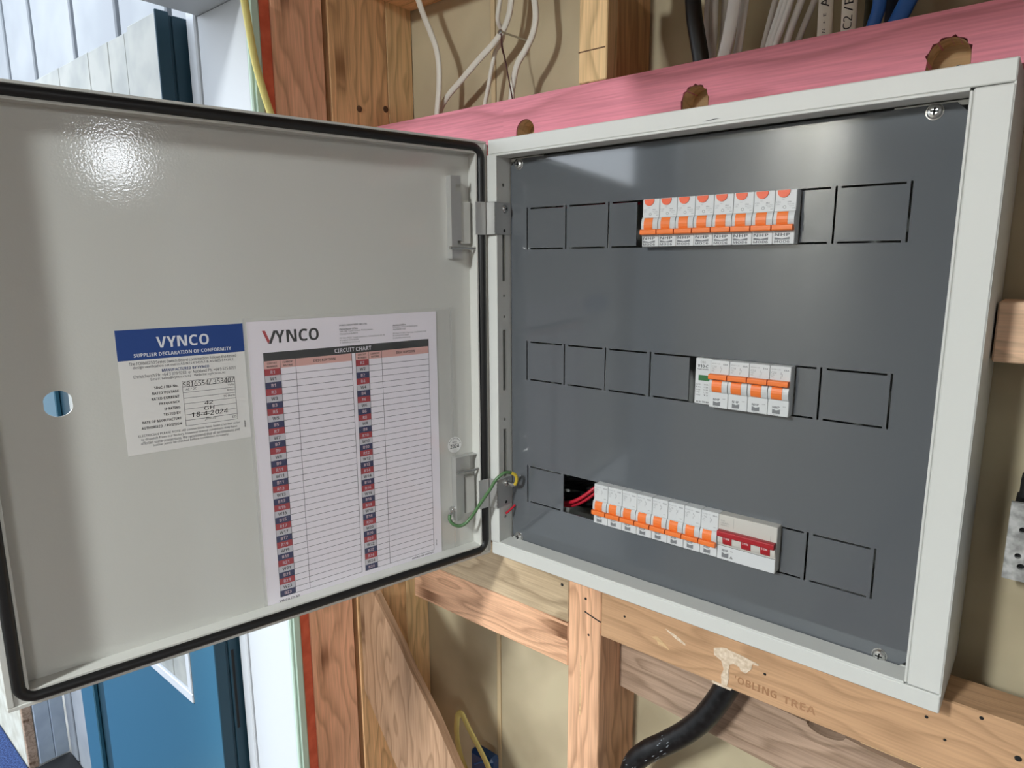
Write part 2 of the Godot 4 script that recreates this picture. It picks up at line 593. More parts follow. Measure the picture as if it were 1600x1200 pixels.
func build_lamps():
	# a square LED flood lamp on the right-hand wall and added ceiling fill battens
	var o := thing("wall_lamp", "square white wall lamp glowing on the far right wall", "lamp", Vector3(3400, 395, 585))
	var b := mb()
	b.box(3370, 3400, 290, 500, 480, 690, 6)
	part(b, "housing", M.plastic_grey, o)
	var c := mb()
	c.box(3364, 3370, 300, 490, 490, 680, 2)
	part(c, "diffuser", M.lamp, o)
	var l := AreaLight3D.new()
	l.name = "wall_lamp_light"
	l.area_size = Vector2(0.19, 0.19)
	l.position = W(Vector3(3360, 395, 585)) - o.position
	l.rotation = Vector3(0, PI / 2, 0)
	l.light_color = Color(0.95, 0.97, 1.0)
	l.light_energy = 0.22
	l.area_range = 12.0
	l.area_attenuation = 2.0
	l.shadow_enabled = true
	o.add_child(l)

	added_batten(Vector3(40, 640, 2050), 800, 8.6, "long white ceiling batten added as unseen fill light behind the camera, close to the doorway wall", true)
	added_batten(Vector3(2700, 640, 2500), 1200, 6.6, "shorter white ceiling batten added as unseen fill light to the right of the camera")

func added_batten(p: Vector3, length: float, energy: float, label: String, along := false):  # unseen battens added to brighten the room from behind
	var q := thing("added_ceiling_light", label, "light", p)
	var hx := 60.0 if along else length / 2
	var hz := length / 2 if along else 60.0
	var d := mb()
	d.box(p.x - hx - 10, p.x + hx + 10, 600, 640, p.z - hz - 10, p.z + hz + 10, 5)
	part(d, "housing", M.plastic_grey, q)
	var e := mb()
	e.box(p.x - hx, p.x + hx, 592, 600, p.z - hz, p.z + hz, 2)
	part(e, "diffuser", M.lamp, q)
	var k := AreaLight3D.new()
	k.name = "added_ceiling_fill"
	k.area_size = Vector2(hx, hz) * 0.002
	k.position = W(Vector3(p.x, 588, p.z)) - q.position
	k.rotation = Vector3(-PI / 2, 0, 0)
	k.light_color = Color(0.96, 0.98, 0.985)
	k.light_energy = energy
	k.area_range = 14.0
	k.area_attenuation = 2.0
	k.shadow_enabled = true
	q.add_child(k, true)

func build_room():
	var b := mb()
	b.box(-252, 3520, FLOOR - 120, FLOOR, -240, 5320)
	solo(b, "floor", M.floor, "bare brown board floor of the workshop", "floor", Vector3(1600, FLOOR, 1700), "", "structure")
	b = mb()
	b.box(-369, 3520, 640, 760, -240, 5320)
	solo(b, "ceiling", M.ceiling, "plain ceiling over the workshop", "ceiling", Vector3(1600, 640, 1700), "", "structure")
	b = mb()
	b.box(3400, 3520, FLOOR, 640, -240, 5320)
	solo(b, "wall_right", M.front_wall, "plain wall on the right of the workshop", "wall", Vector3(3460, FLOOR, 1700), "", "structure")
	b = mb()
	b.box(-369, 3400, FLOOR, 640, 5200, 5320)
	solo(b, "wall_front", M.front_wall, "plain wall behind the camera", "wall", Vector3(1600, FLOOR, 5260), "", "structure")
	# back wall: the lining boards seen between the studs
	var o := thing("wall_back", "back wall of tan lining boards seen between the studs", "wall", Vector3(1500, FLOOR, -140), "", "structure")
	b = mb(); b.box(-369, -97.5, FLOOR, 640, -128, -118, 0.6); part(b, "lining_board", M.board, o)
	b = mb(); b.box(-88.5, 121, -200, 640, -128, -118, 0.6); part(b, "lining_board", M.board, o)
	b = mb(); b.box(122, 1200, -200, 640, -128, -118, 0.6); part(b, "lining_board", M.board, o)
	b = mb(); b.box(-88.5, 455, FLOOR, -201, -128, -118, 0.6); part(b, "lining_board", M.board, o)
	b = mb(); b.box(456, 1200, FLOOR, -201, -128, -118, 0.6); part(b, "lining_board", M.board, o)
	b = mb(); b.box(1201, 3400, FLOOR, 640, -128, -118, 0.6); part(b, "lining_board", M.board, o)
	b = mb(); b.box(-97, -89, FLOOR, 640, -124, -116.6, 0.8); part(b, "joint_strip", M.strip, o)
	b = mb(); b.box(-369, 3400, FLOOR, 640, -240, -128); part(b, "outer_cladding", M.board_dark, o)
	# left wall: doorway from z 146 to 930
	var lw := thing("wall_left", "left wall with the open doorway", "wall", Vector3(-310, FLOOR, 1500), "", "structure")
	b = mb(); b.box(-369, -252, FLOOR, 640, 975, 5200); part(b, "lining_board", M.room_wall, lw)
	b = mb(); b.box(-369, -252, 205, 640, 131, 975); part(b, "header_board", M.room_wall, lw)
	b = mb(); b.box(-369, -343, FLOOR, 640, -117, 131); part(b, "outer_cladding", M.board_dark, lw)
	# white jamb and head of the doorway
	var dj := thing("door_1", "white painted door frame at the left of the timber wall", "door", Vector3(-310, FLOOR, 146), "", "structure")
	b = mb(); b.box(-369, -253, FLOOR, 175, 131.5, 146, 1); part(b, "jamb", M.white_paint, dj)
	b = mb(); b.box(-369, -253, FLOOR, 175, 930, 974, 1); part(b, "jamb", M.white_paint, dj)
	b = mb(); b.box(-369, -253, 175.5, 204.5, 131.5, 974, 1); part(b, "head", M.white_paint, dj)
	b = mb(); b.box(-253, -247, FLOOR, 175, 130, 147, 1.5); b.box(-247, -244, FLOOR, 175, 133, 143, 1); part(b, "edge_trim", M.green_paint, dj, "pale green painted edge")
	b = mb(); b.box(-392, -369.5, FLOOR, 200, 120, 150, 2); part(b, "outer_stop", M.white_paint, dj)

func build_outside():
	var b := mb()
	b.box(-6000, -369, FLOOR - 120, FLOOR - 1, -3000, 6000)
	solo(b, "ground", M.concrete, "grey ground outside the doorway", "ground", Vector3(-3000, FLOOR, 1000), "", "structure")
	b = mb()
	b.box(-3200, -1500, FLOOR - 1, FLOOR + 11, 129, 1400, 4)
	solo(b, "floor_mat", M.carpet, "dark blue textured floor mat at the bottom left corner", "mat", Vector3(-2300, FLOOR, 700))
	b = mb(); b.box(-1973, -1400, FLOOR - 1, FLOOR + 8, 11, 127, 3); solo(b, "dark_ground_sheet", M.dark, "black sheet added as dark ground against the lilac wall return outside", "mat", Vector3(-1700, FLOOR, 70))  # black sheet added to make this strip of ground dark
	# white boarded wall far outside, boards with recessed joints
	var o := thing("wall_outside", "white vertically boarded wall outside beyond the teal door", "wall", Vector3(-1200, FLOOR, 0), "", "structure")
	var xs := [-1972.0, -1888.0, -1660.0, -1455.0, -1190.0, -957.0, -740.0, -540.0, -393.0]
	for i in xs.size() - 1:
		b = mb(); b.box(xs[i] + 11, xs[i + 1] - 11, FLOOR, 1500, -12, 10, 3); part(b, "board", M.cladding, o)
	b = mb(); b.box(-1990, -393, FLOOR, 1500, -40, -12.5); part(b, "backing", M.lilac, o)
	# the return and the cream wall left of it
	var r := thing("wall_return", "pale lilac boarded wall return outside the door at bottom left", "wall", Vector3(-1990, FLOOR, 55), "", "structure")
	b = mb(); b.box(-2000, -1974, FLOOR + 8.5, 1500, 12, 52, 1.5); part(b, "board", M.lilac, r)
	b = mb(); b.box(-2000, -1977, FLOOR + 8.5, 1500, 53, 97, 1.5); part(b, "board", M.lilac, r)
	b = mb(); b.box(-4200, -2001, FLOOR, 1500, 100, 128, 2); part(b, "cream_board", M.cream, r, "cream painted board with grimy marks")
	b = mb(); b.box(-2000.5, -1985, FLOOR, 1500, 99, 127, 2); part(b, "edge_strip", M.grey_wood, r)
	# the teal door, opened flat against the outside
	var d := thing("open_door", "teal door standing open outside with worn white boards on its face", "door", Vector3(-740, FLOOR, 165))
	b = mb(); b.box(-1080, -402, FLOOR + 10, 178, 150, 176, 1.5); part(b, "core", M.teal_dark, d)
	b = mb(); b.box(-1080, -994, FLOOR + 10, 178, 176.2, 186, 2); part(b, "stile", M.teal, d)
	b = mb(); b.prism(PackedVector2Array([Vector2(-926, FLOOR + 10), Vector2(-401, FLOOR + 10), Vector2(-401, -420), Vector2(-489, -420), Vector2(-489, -846.5), Vector2(-926, -846.5)]), 176.2, 185); part(b, "lower_face", M.teal, d)
	b = mb(); b.box(-489, -401, -419, 179, 176.2, 185, 2); part(b, "stile", M.worn_white, d, "worn white upper stile")
	b = mb(); b.box(-402, -398, FLOOR + 10, 181, 168.5, 186, 1); b.box(-402, -398, FLOOR + 10, 178, 142, 164.5, 1); b.box(-403, -401, FLOOR + 10, 178, 164, 169); part(b, "hinge_edge", M.teal_dark, d)
	b = mb(); b.box(-402, -397.4, -860, -725, 157, 161, 0.4); part(b, "edge_slot", M.dark, d)
	var bx := [-925.0, -770.0, -641.0, -564.0, -489.5]
	for i in 4:
		b = mb(); b.box(bx[i] + 0.8, bx[i + 1] - (0.8 if i < 3 else 16.0), -828, 176 - i * 0.6, 176.2, 182.5, 1)
		if i == 3: b.box(-505.5, -490, -559, 174.2, 176.2, 182.5, 1)
		part(b, "board", M.worn_white, d)
	b = mb(); b.box(-925, -490, -846, -829, 176.2, 187, 1.5); b.box(-505, -490, -829, -560, 176.2, 187, 1.5); part(b, "bead", M.white_paint, d)

func timber(called: String, x0: float, x1: float, y0: float, y1: float, z0: float, z1: float, m: Material, grain: int, label: String, off := Vector2.ZERO, category := "timber") -> Node3D:
	var base := Vector3((x0 + x1) / 2, y0, (z0 + z1) / 2)
	var o := thing(called, label, category, base)
	var b := mb()
	b.grain = grain
	b.off = off
	b.box(x0, x1, y0, y1, z0, z1, 1.2)
	part(b, "board", m, o)
	return o

func spot(parent: Node, called: String, p: Vector3, ax: Vector3, r: float, m: Material, dome := 0.3):
	var b := mb()
	b.lathe([[r, 0.0], [r * 0.92, dome * 0.7], [r * 0.5, dome], [0.0, dome]], p, ax, 12)
	part(b, called, m, parent)

func build_right_side():
	# added out of frame on the right to keep light off the right-hand bays
	var o := thing("added_shade_cupboard", "tall white painted cupboard added out of view to shade right of the switchboard", "cupboard", Vector3(850, FLOOR, 160))
	var b := mb(); b.grain = 1
	b.box(600, 1100, FLOOR, 95, -27, 330, 2)
	part(b, "carcass", M.white_paint, o)
	b = mb(); b.grain = 1; b.box(602, 849, FLOOR + 60, 90, 330.5, 348, 2); part(b, "cupboard_door", M.white_paint, o)
	b = mb(); b.grain = 1; b.box(851, 1098, FLOOR + 60, 90, 330.5, 348, 2); part(b, "cupboard_door", M.white_paint, o)
	for x in [835, 865]:
		b = mb(); b.lathe([[7, 0], [6, 8], [11, 14], [9, 20], [0, 22]], Vector3(x, -700, 348), Vector3.BACK, 14); part(b, "knob", M.steel, o)
	var w := thing("added_shade_shelf", "deep timber shelf added out of view to shade the right-hand bay", "shelf", Vector3(640, 128, 150))  # unseen shelf, added to shade the bay beneath it
	b = mb(); b.grain = 0
	b.box(148, 1150, 128, 150, -27, 360, 1.5)
	part(b, "shelf_board", M.tan_wood, w)
	for x in [160, 1120]:
		b = mb(); b.prism(PackedVector2Array([Vector2(0, 0), Vector2(150, 0), Vector2(150, -18), Vector2(18, -150), Vector2(0, -150)]), 0, 20)
		# bracket turned so that its outline lies across the wall
		for i in b.v.size():
			var q := b.v[i]
			b.v[i] = Vector3(x + q.z, 150.5 - q.y, -27 + q.x)
			var n := b.n[i]
			b.n[i] = Vector3(n.z, -n.y, n.x)
		part(b, "bracket", M.steel, w)

func build_timber():
	# ---- pink top rail with three bored notches in its lower edge
	var pk := thing("pink_rail", "pink stained timber rail running just above the switchboard", "timber", Vector3(300, 1, -73))
	var notches := [[33.0, 23.0, 13.2, 0], [240.0, 27.0, 13.5, 1], [445.0, 28.5, 15.0, 1]]
	var poly := PackedVector2Array([Vector2(-250, 1)])
	for q in notches:
		var cy: float = q[1] - q[2]
		poly.append(Vector2(q[0] - q[2], 1))
		for i in 17:
			var a := PI - PI * i / 16.0
			var wob := 1.0 + (0.07 * sin(i * 2.4 + q[0]) if q[3] == 1 else 0.0)
			poly.append(Vector2(q[0] + cos(a) * q[2] * wob, cy + sin(a) * q[2] * wob))
		poly.append(Vector2(q[0] + q[2], 1))
	poly.append_array(PackedVector2Array([Vector2(1150, 1), Vector2(1150, 47.6), Vector2(-250, 47.6)]))
	var b := mb()
	b.grain = 0
	b.prism(poly, -54, -28)
	b.box(-250, 1150, 1, 47.6, -118, -54.2)
	part(b, "rail_body", M.pink, pk)
	for q in notches:
		var cy: float = q[1] - q[2]
		var h := mb()
		var prev := Vector2(q[0] - q[2] * 0.955, 1)
		var back := PackedVector2Array([prev])
		for i in 17:
			var a := PI - PI * i / 16.0
			back.append(Vector2(q[0] + cos(a) * q[2] * 0.955, cy + sin(a) * q[2] * 0.955))
		back.append(Vector2(q[0] + q[2] * 0.955, 1))
		for i in back.size() - 1:
			var nn := Vector3(q[0] - (back[i].x + back[i + 1].x) / 2, cy - (back[i].y + back[i + 1].y) / 2, 0).normalized()
			h.face([Vector3(back[i].x, back[i].y, -29.5), Vector3(back[i + 1].x, back[i + 1].y, -29.5), Vector3(back[i + 1].x, back[i + 1].y, -53), Vector3(back[i].x, back[i].y, -53)], nn)
		var idx := Geometry2D.triangulate_polygon(back)
		for i in range(0, idx.size(), 3):
			h.tri3(Vector3(back[idx[i]].x, back[idx[i]].y, -53), Vector3(back[idx[i + 1]].x, back[idx[i + 1]].y, -53), Vector3(back[idx[i + 2]].x, back[idx[i + 2]].y, -53), Vector3.BACK, Vector3.BACK, Vector3.BACK)
		var hp := part(h, "bored_notch", M.pale_wood, pk, "bare pale wood of the bored notch")
		if q[3] == 1:
			var hole := mb()
			hole.lathe([[2.6, 0.0], [2.4, 0.3], [0.0, 0.3]], Vector3(q[0] + 4, 10, -52.9), Vector3.BACK, 12)
			part(hole, "pilot_hole", M.dark, hp)
	# ---- corner posts and the left framing, seen on their right faces
	var post := timber("corner_post", -342, -252, FLOOR, 640, -68.5, 29.5, M.brown_wood, 1, "wide brown corner post with two dark bolt heads above the door", Vector2(0.1, 0.2))
	spot(post, "bolt_head", Vector3(-252, 72, -16), Vector3.RIGHT, 4.6, M.dark_wood, 1.2)
	spot(post, "bolt_head", Vector3(-252, 79, -63), Vector3.RIGHT, 4.6, M.dark_wood, 1.2)
	timber("corner_stud", -340, -252, FLOOR, 640, -117.5, -69, M.honey_wood, 1, "narrow honey coloured stud in the corner beside the lining board", Vector2(0.45, 0.62))
	timber("wall_plank", -340, -252, FLOOR, 640, 37.5, 112.5, M.red_wood, 1, "reddish brown plank between the red strip and the dark gap", Vector2(0.3, 0.05))
	timber("red_strip", -340, -252, FLOOR, 640, 113, 131, M.red_paint, 1, "orange red painted timber strip beside the pale green door edge")
	timber("bay_nogging", -252, 96, 223, 268, -118, -30, M.brown_wood, 0, "brown nogging at the very top between post and stud", Vector2(0.2, 0.4))
	# ---- studs
	timber("wall_stud", 98, 141, 48, 640, -118, -49.5, M.tan_wood, 1, "tan wall stud standing on the pink rail behind the short batten", Vector2(0.7, 0.3))
	var bt := timber("stud_batten", 106, 141, 48.5, 640, -49, -28, M.honey_wood, 1, "narrow split batten nailed to the stud above the pink rail", Vector2(0.15, 0.8))
	var cr := mb(); cr.box(105.8, 139, 79.4, 80.6, -29, -27.7); part(cr, "crack", M.dark_wood, bt)
	var ls := timber("wall_stud", 101, 147.5, FLOOR, -508.5, -118, -28, M.orange_wood, 1, "pinkish wall stud under the switchboard with a pencilled mark", Vector2(0.55, 0.55))
	var pl := mb(); pl.tube([Vector3(125, -557, -27.8), Vector3(136, -560, -27.6), Vector3(147.6, -563, -27.8)], 0.9, 0.5, 6); pl.tube([Vector3(147.7, -563, -28), Vector3(147.9, -561, -50)], 0.9, 0.5, 6); part(pl, "pencil_mark", M.dark, ls)
	var sp := mb(); sp.box(119.5, 121, -700, -618, -28.3, -27.7); part(sp, "split_line", M.pale_wood, ls)
	spot(ls, "nail_hole", Vector3(126, -540, -28), Vector3.BACK, 1.8, M.dark)
	spot(ls, "nail_hole", Vector3(131, -586, -28), Vector3.BACK, 1.5, M.dark)
	timber("wall_stud", 1000, 1047, FLOOR, 0.5, -118, -28.5, M.tan_wood, 1, "wall stud far to the right of the switchboard", Vector2(0.2, 0.9))
	# ---- rails under the switchboard
	var rr := timber("lower_rail", 148, 999, -581, -508.5, -73, -28, M.rail_wood, 0, "stamped brown timber rail under the switchboard with a dried filler patch", Vector2(0.35, 0.1))
	var f := mb()
	f.prism(PackedVector2Array([Vector2(288, -541), Vector2(296, -537.5), Vector2(302, -536), Vector2(304, -537), Vector2(318, -538), Vector2(331, -540), Vector2(336, -541), Vector2(335, -542.5), Vector2(329, -543), Vector2(328.5, -549), Vector2(323, -556), Vector2(318, -555), Vector2(316, -551.5), Vector2(310, -550.5), Vector2(306, -553), Vector2(305, -561), Vector2(306, -569), Vector2(304.5, -578.5), Vector2(298.5, -579), Vector2(297.5, -568), Vector2(300, -561), Vector2(297, -552), Vector2(289, -548.5)]), -28.2, -27.2)
	part(f, "filler_patch", M.filler, rr, "pale dried filler patch")
	f = mb(); f.prism(PackedVector2Array([Vector2(288, -578.5), Vector2(310, -579), Vector2(309, -581.4), Vector2(289, -581.2)]), -28.2, -26.6); part(f, "filler_patch", M.filler, rr)
	f = mb(); f.prism(PackedVector2Array([Vector2(215, -556), Vector2(222, -553), Vector2(228, -556), Vector2(234, -560), Vector2(238, -564), Vector2(230, -562), Vector2(224, -562), Vector2(222, -558)]), -28.2, -27.5); part(f, "splinter_scar", M.pale_wood, rr)
	f = mb(); f.prism(PackedVector2Array([Vector2(232, -540), Vector2(244, -543), Vector2(256, -549), Vector2(256, -551), Vector2(246, -548), Vector2(236, -543)]), -28.2, -27.6); part(f, "filler_patch", M.filler, rr)
	var st := mb()
	text(st, "'OBLING", 312, -567, 43, 8, -27.9, Color(0.62, 0.46, 0.33), bold_font)
	text(st, "TREA", 361, -568, 31, 8, -27.9, Color(0.64, 0.48, 0.35), bold_font)
	part(st, "ink_stamp", M.ink, rr)
	for q in [[342, -549, 2.0], [481, -531, 2.0], [519, -514, 2.2], [496, -546, 1.8], [180, -544, 2.0], [546, -538, 3.5]]:
		spot(rr, "nail_hole", Vector3(q[0], q[1], -28), Vector3.BACK, q[2] * 0.75, M.dark)
	var rl := timber("lower_rail", -250, 100.5, -581, -508.5, -73, -28, M.dusty_wood, 0, "dusty knotted rail left of the stud, under the switchboard corner", Vector2(0.62, 0.05))
	spot(rl, "nail_hole", Vector3(91, -533, -28), Vector3.BACK, 2.2, M.dark)
	timber("nogging", -185, 100.5, -641, -581.5, -73, -28.5, M.orange_wood, 0, "orange nogging with swirling grain directly below the dusty rail", Vector2(0.05, 0.55))
	# ---- weathered board behind the black pipe, dropping a little to the right
	var gb := thing("weathered_board", "grey weathered board behind the black pipe under the rail", "timber", Vector3(400, -650, -97))
	b = mb()
	b.grain = 0
	var ep := PackedVector2Array([Vector2(148, -672), Vector2(1000, -734), Vector2(1000, -662), Vector2(430, -619)])
	for i in 9:
		var a := PI * i / 8.0
		ep.append(Vector2(392 + cos(a + 0.0) * 19, -616.2 - sin(a) * 8.5))
	ep.append_array(PackedVector2Array([Vector2(310, -612), Vector2(148, -600)]))
	b.prism(ep, -117, -76)
	part(b, "board", M.grey_wood, gb)
	timber("packer_block", 426, 620, -606, -581.5, -105, -62, M.pale_wood, 0, "pale packer block under the right end of the stamped rail", Vector2(0.3, 0.3))
	# ---- loose brace leaning in the corner
	var br := thing("diagonal_brace", "rough diagonal brace leaning in the corner below the open cover", "timber", Vector3(-150, -1400, 22))
	b = mb()
	b.grain = 1
	b.prism(PackedVector2Array([Vector2(-250, -648), Vector2(-235, -612), Vector2(-214, -628), Vector2(-161, -690), Vector2(-135, -726), Vector2(-90, -777), Vector2(-52, -831), Vector2(120, -1066), Vector2(10, -1156), Vector2(-178, -902), Vector2(-250, -800)]), 12, 25)
	part(b, "board", M.brace, br)
	# ---- nogging and outlet at the right edge
	timber("nogging", 493, 999, -220, -171, -105, -60, M.end_wood, 0, "sawn nogging butted against the right side of the switchboard", Vector2(0.4, 0.7))
	var ou := thing("outlet_plate", "scuffed white outlet plate on the wall right of the switchboard", "outlet", Vector3(545, -372, -96))
	b = mb(); b.plate(518, 574, -406, -338, -78, -74, [], [[522, 534, -367, -355, circle(528, -361, 2.6, 12)], [522, 532, -388, -380, circle(527, -384, 2.4, 12)], [524, 536, -398, -388.5, circle(530, -393, 2.8, 12)]])
	part(b, "face_plate", M.scuffed, ou)
	b = mb(); b.box(520, 572, -404, -340, -117, -79, 1); part(b, "wall_box", M.dark, ou)
	b = mb(); b.box(522, 566, -338, -318, -108, -84, 2); part(b, "cable_clamp", M.dark, ou)

func build_cabinet():
	var cab := thing("switchboard_cabinet", "off white steel switchboard with its cover swung open to the left", "switchboard", Vector3(245.7, -507.4, -57))
	var b := mb()
	# open-fronted steel box
	b.box(0, 491.4, -1.6, 0, -115, -2); b.box(0, 491.4, -507.4, -505.8, -115, -2)
	b.box(489.8, 491.4, -505.8, -1.6, -115, -1); b.box(0, 1.6, -505.8, -1.6, -115, -1)
	b.box(1.6, 489.8, -505.8, -1.6, -115, -113.5)
	part(b, "steel_box", M.cabinet, cab)
	# front frame
	b = mb(); b.box(0, 491.4, -16.3, 0, -3, 0, 0.9); b.box(0.5, 464.8, -18.6, -16.3, -24, 0, 0.5); b.box(1.6, 489.8, -16.3, -14.5, -24, -3)
	part(b, "top_flange", M.cabinet, cab)
	b = mb(); b.box(0, 491.4, -507.4, -491.4, -3, 0, 0.9); b.box(0.5, 464.8, -491.4, -489.0, -24, 0, 0.5); b.box(1.6, 489.8, -493.2, -491.4, -24, -3)
	part(b, "bottom_flange", M.cabinet, cab)
	b = mb(); b.box(466.8, 491.4, -490.6, -16.9, -3, 0, 1.2); b.box(464.6, 466.8, -489.2, -18.4, -24, 0, 0.6)
	part(b, "side_flange", M.cabinet, cab)
	b = mb(); b.box(-2.2, 12.6, -490.6, -16.9, -2.4, 0, 0.6)
	part(b, "side_flange", M.cabinet, cab)
	# slotted return on the hinge side: a sheet facing +x
	var rx := Transform3D(Basis(Vector3(0, 0, -1), Vector3(0, 1, 0), Vector3(1, 0, 0)), Vector3.ZERO)
	b = mb(rx)
	var rings := []
	for q in [[-49.6, 2.0], [-178, 1.7], [-203.4, 1.7], [-330.6, 1.8], [-458.3, 2.0]]:
		rings.append([10.0, 16.0, q[0] - 3.5, q[0] + 3.5, circle(13, q[0], q[1], 14)])
	for q in [[-161.0, -98.0], [-294.0, -219.0], [-405.0, -343.0]]:
		rings.append([10.0, 16.0, q[0] - 1.5, q[1] + 1.5, slot_outline(13, q[0], q[1], 2.2)])
	b.plate(2.4, 30, -490, -18.6, 10.9, 12.2, [], rings)
	part(b, "slotted_return", M.cabinet, cab)
	# mounting tabs behind the cover plate's corners
	for q in [[14, 62, -23.0, -19.0], [412, 463, -23.0, -19.0], [14, 40, -491.5, -489.0], [425, 462, -491.5, -489.0]]:
		b = mb(); b.box(q[0], q[1], q[2], q[3], -27.6, -25.4, 0.4); part(b, "mounting_tab", M.cabinet, cab)
	# grey cover plate with knock-out slots and three windows
	var holes := []
	var rows := [[-76.3, -124.0], [-232.2, -279.9], [-388.2, -435.9]]
	var wins := [[183.0, 346.0], [247.8, 352.0], [93.6, 349.6]]
	var cuts := [[[43.4, 89.7], [98.4, 144.6], [153.4, 183.0], [346.0, 369.3], [377.6, 425.8]], [[43.4, 89.7], [98.4, 144.6], [153.6, 199.6], [208.4, 247.8], [352.0, 369.0], [377.6, 425.4]], [[43.4, 89.4], [349.6, 369.0], [377.4, 425.6]]]
	var ups := [[38.5, 93.6, 149.0, 373.8, 429.7], [38.0, 93.2, 148.6, 203.8, 373.0, 429.0], [39.0, 372.8, 429.5]]
	for r in 3:
		var t: float = rows[r][0]
		var u: float = rows[r][1]
		holes.append([wins[r][0], wins[r][1], u, t])
		for c in cuts[r]:
			holes.append([c[0], c[1], t - 1.8, t]); holes.append([c[0], c[1], u, u + 1.8])
		for x in ups[r]:
			holes.append([x - 0.9, x + 0.9, u, t + 0.4])
	# clipped corners
	var steps := 8
	for k in steps:
		var s0 := k * 0.9
		var s1 := (k + 1) * 0.9
		var w := 7.2 - s0
		for e in [[14.0, 1.0, -20.4, -1.0], [462.0, -1.0, -20.4, -1.0], [14.0, 1.0, -492.0, 1.0], [462.0, -1.0, -492.0, 1.0]]:
			var xa: float = e[0]
			var xb: float = e[0] + e[1] * w
			var ya: float = e[2] + e[3] * s0
			var yb: float = e[2] + e[3] * s1
			holes.append([minf(xa, xb), maxf(xa, xb), minf(ya, yb), maxf(ya, yb)])
	b = mb(); b.plate(14, 462, -492, -20.4, -26.4, -25, holes)
	var pan := part(b, "cover_plate", M.panel, cab, "charcoal grey cover plate with cut-out slots")
	for q in [[26.4, -26.6], [440.3, -25.6], [24.8, -486.2], [440.9, -486.0]]:
		screw(Vector3(q[0], q[1], -25), Vector3.BACK, 5.6, pan)
	# hinge clips, zinc plated: over the gasket, across the frame and into the return
	for y in [-88.0, -424.0]:
		b = mb(door_frame)
		b.box(-21, -6.2, y - 18.6, y + 18.6, 4.6, 6.2, 0.3)
		b.xf = Transform3D()
		b.box(0.4, 14.4, y - 18.6, y + 18.6, 3.4, 5.0, 0.4)
		b.box(12.8, 14.4, y - 18.6, y + 18.6, -23.5, 5.0, 0.4)
		var hc := part(b, "hinge_clip", M.zinc, cab, "zinc plated hinge clip")
		screw(Vector3(14.4, y + 11, -13), Vector3.RIGHT, 4.4, hc)
		var hd := mb(); hd.lathe([[2.0, 0.0], [1.8, 0.2], [0.0, 0.2]], Vector3(14.4, y - 14, -12), Vector3.RIGHT, 12); part(hd, "clip_hole", M.dark, hc)
	# small drop-shaped marks of wear on the top flange
	b = mb(); b.prism(PackedVector2Array([Vector2(262, -13.5), Vector2(272, -12.5), Vector2(279, -12.6), Vector2(270, -13.4)]), -0.1, 0.12); part(b, "scuff_mark", M.dark, cab)

	# ---------------- the open cover (in its own frame: x runs to the hinge, z to the room)
	b = mb(door_frame)
	var T := 17.0
	b.plate(-488.0, -14.0, -494.5, -13.5, -T, -15, [], [[-456.0, -421.0, -271.0, -237.0, circle(-438.6, -254.0, 11.2, 28, 10.2)]])
	for e in [[-502.0, 0.0, -3.6, -0.8], [-502.0, 0.0, -508.2, -504.6]]: b.box(e[0], e[1], e[2], e[3], -T, 0, 0.5)
	for e in [[-502.0, -497.0], [-2.6, 1.0]]: b.box(e[0], e[1], -504.6, -3.6, -T, 0, 0.5)
	for e in [[-497.0, -2.6, -12.8, -3.6], [-497.0, -2.6, -504.6, -495.6]]: b.box(e[0], e[1], e[2], e[3], -T, -1.2)
	for e in [[-497.0, -488.0], [-13.4, -2.6]]: b.box(e[0], e[1], -495.6, -12.8, -T, -1.2)
	for e in [[-488.0, -13.4, -15.2, -12.8], [-488.0, -13.4, -495.6, -493.2]]: b.box(e[0], e[1], e[2], e[3], -T, 0.4, 0.3)
	for e in [[-488.0, -485.6], [-15.8, -13.4]]: b.box(e[0], e[1], -495.6, -12.8, -T, 0.4, 0.3)
	var door := part(b, "open_cover", M.door, cab, "open steel cover seen from inside")
	# black gasket, one loop
	b = mb(door_frame)
	var loop := []
	var gx0 := -492.6
	var gx1 := -8.0
	var gy0 := -500.1
	var gy1 := -8.2
	var gr := 13.0
	for q in [[gx1 - gr, gy1 - gr, 0.0], [gx0 + gr, gy1 - gr, PI / 2], [gx0 + gr, gy0 + gr, PI], [gx1 - gr, gy0 + gr, PI * 1.5]]:
		for i in 9:
			var a: float = q[2] + PI / 2 * i / 8.0
			loop.append(Vector3(q[0] + cos(a) * gr, q[1] + sin(a) * gr, -0.4))
	b.tube(loop, 4.7, 4.6, 12, true)
	part(b, "gasket", M.rubber, door, "black rubber gasket")
	# hinge brackets welded to the cover
	hinge_bracket(door, 0.0, true)
	hinge_bracket(door, -332.0, false)
	# earth stud
	b = mb(door_frame); b.lathe([[3.2, 0.0], [3.2, 5.5], [2.4, 6.2], [0.0, 6.2]], Vector3(-49, -441, -15), Vector3.BACK, 12); part(b, "earth_stud", M.steel, door)
	# declaration sticker
	b = mb(door_frame)
	sticker(b)
	part(b, "declaration_sticker", M.ink, door, "blue and white declaration sticker with handwriting")
	# round year sticker
	b = mb(door_frame)
	var rc := circle(-42.4, -359.6, 10.0, 28)
	b.col = Color(0.92, 0.92, 0.91).srgb_to_linear()
	b.prism(rc, -15, -14.85)
	text(b, "2024", -42.4, -361.5, 13.0, 4.2, -14.8, Color(0.1, 0.1, 0.1), bold_font, 1)
	text(b, "SAFETY", -42.4, -356.2, 7.0, 1.4, -14.8, Color(0.35, 0.35, 0.35), bold_font, 1)
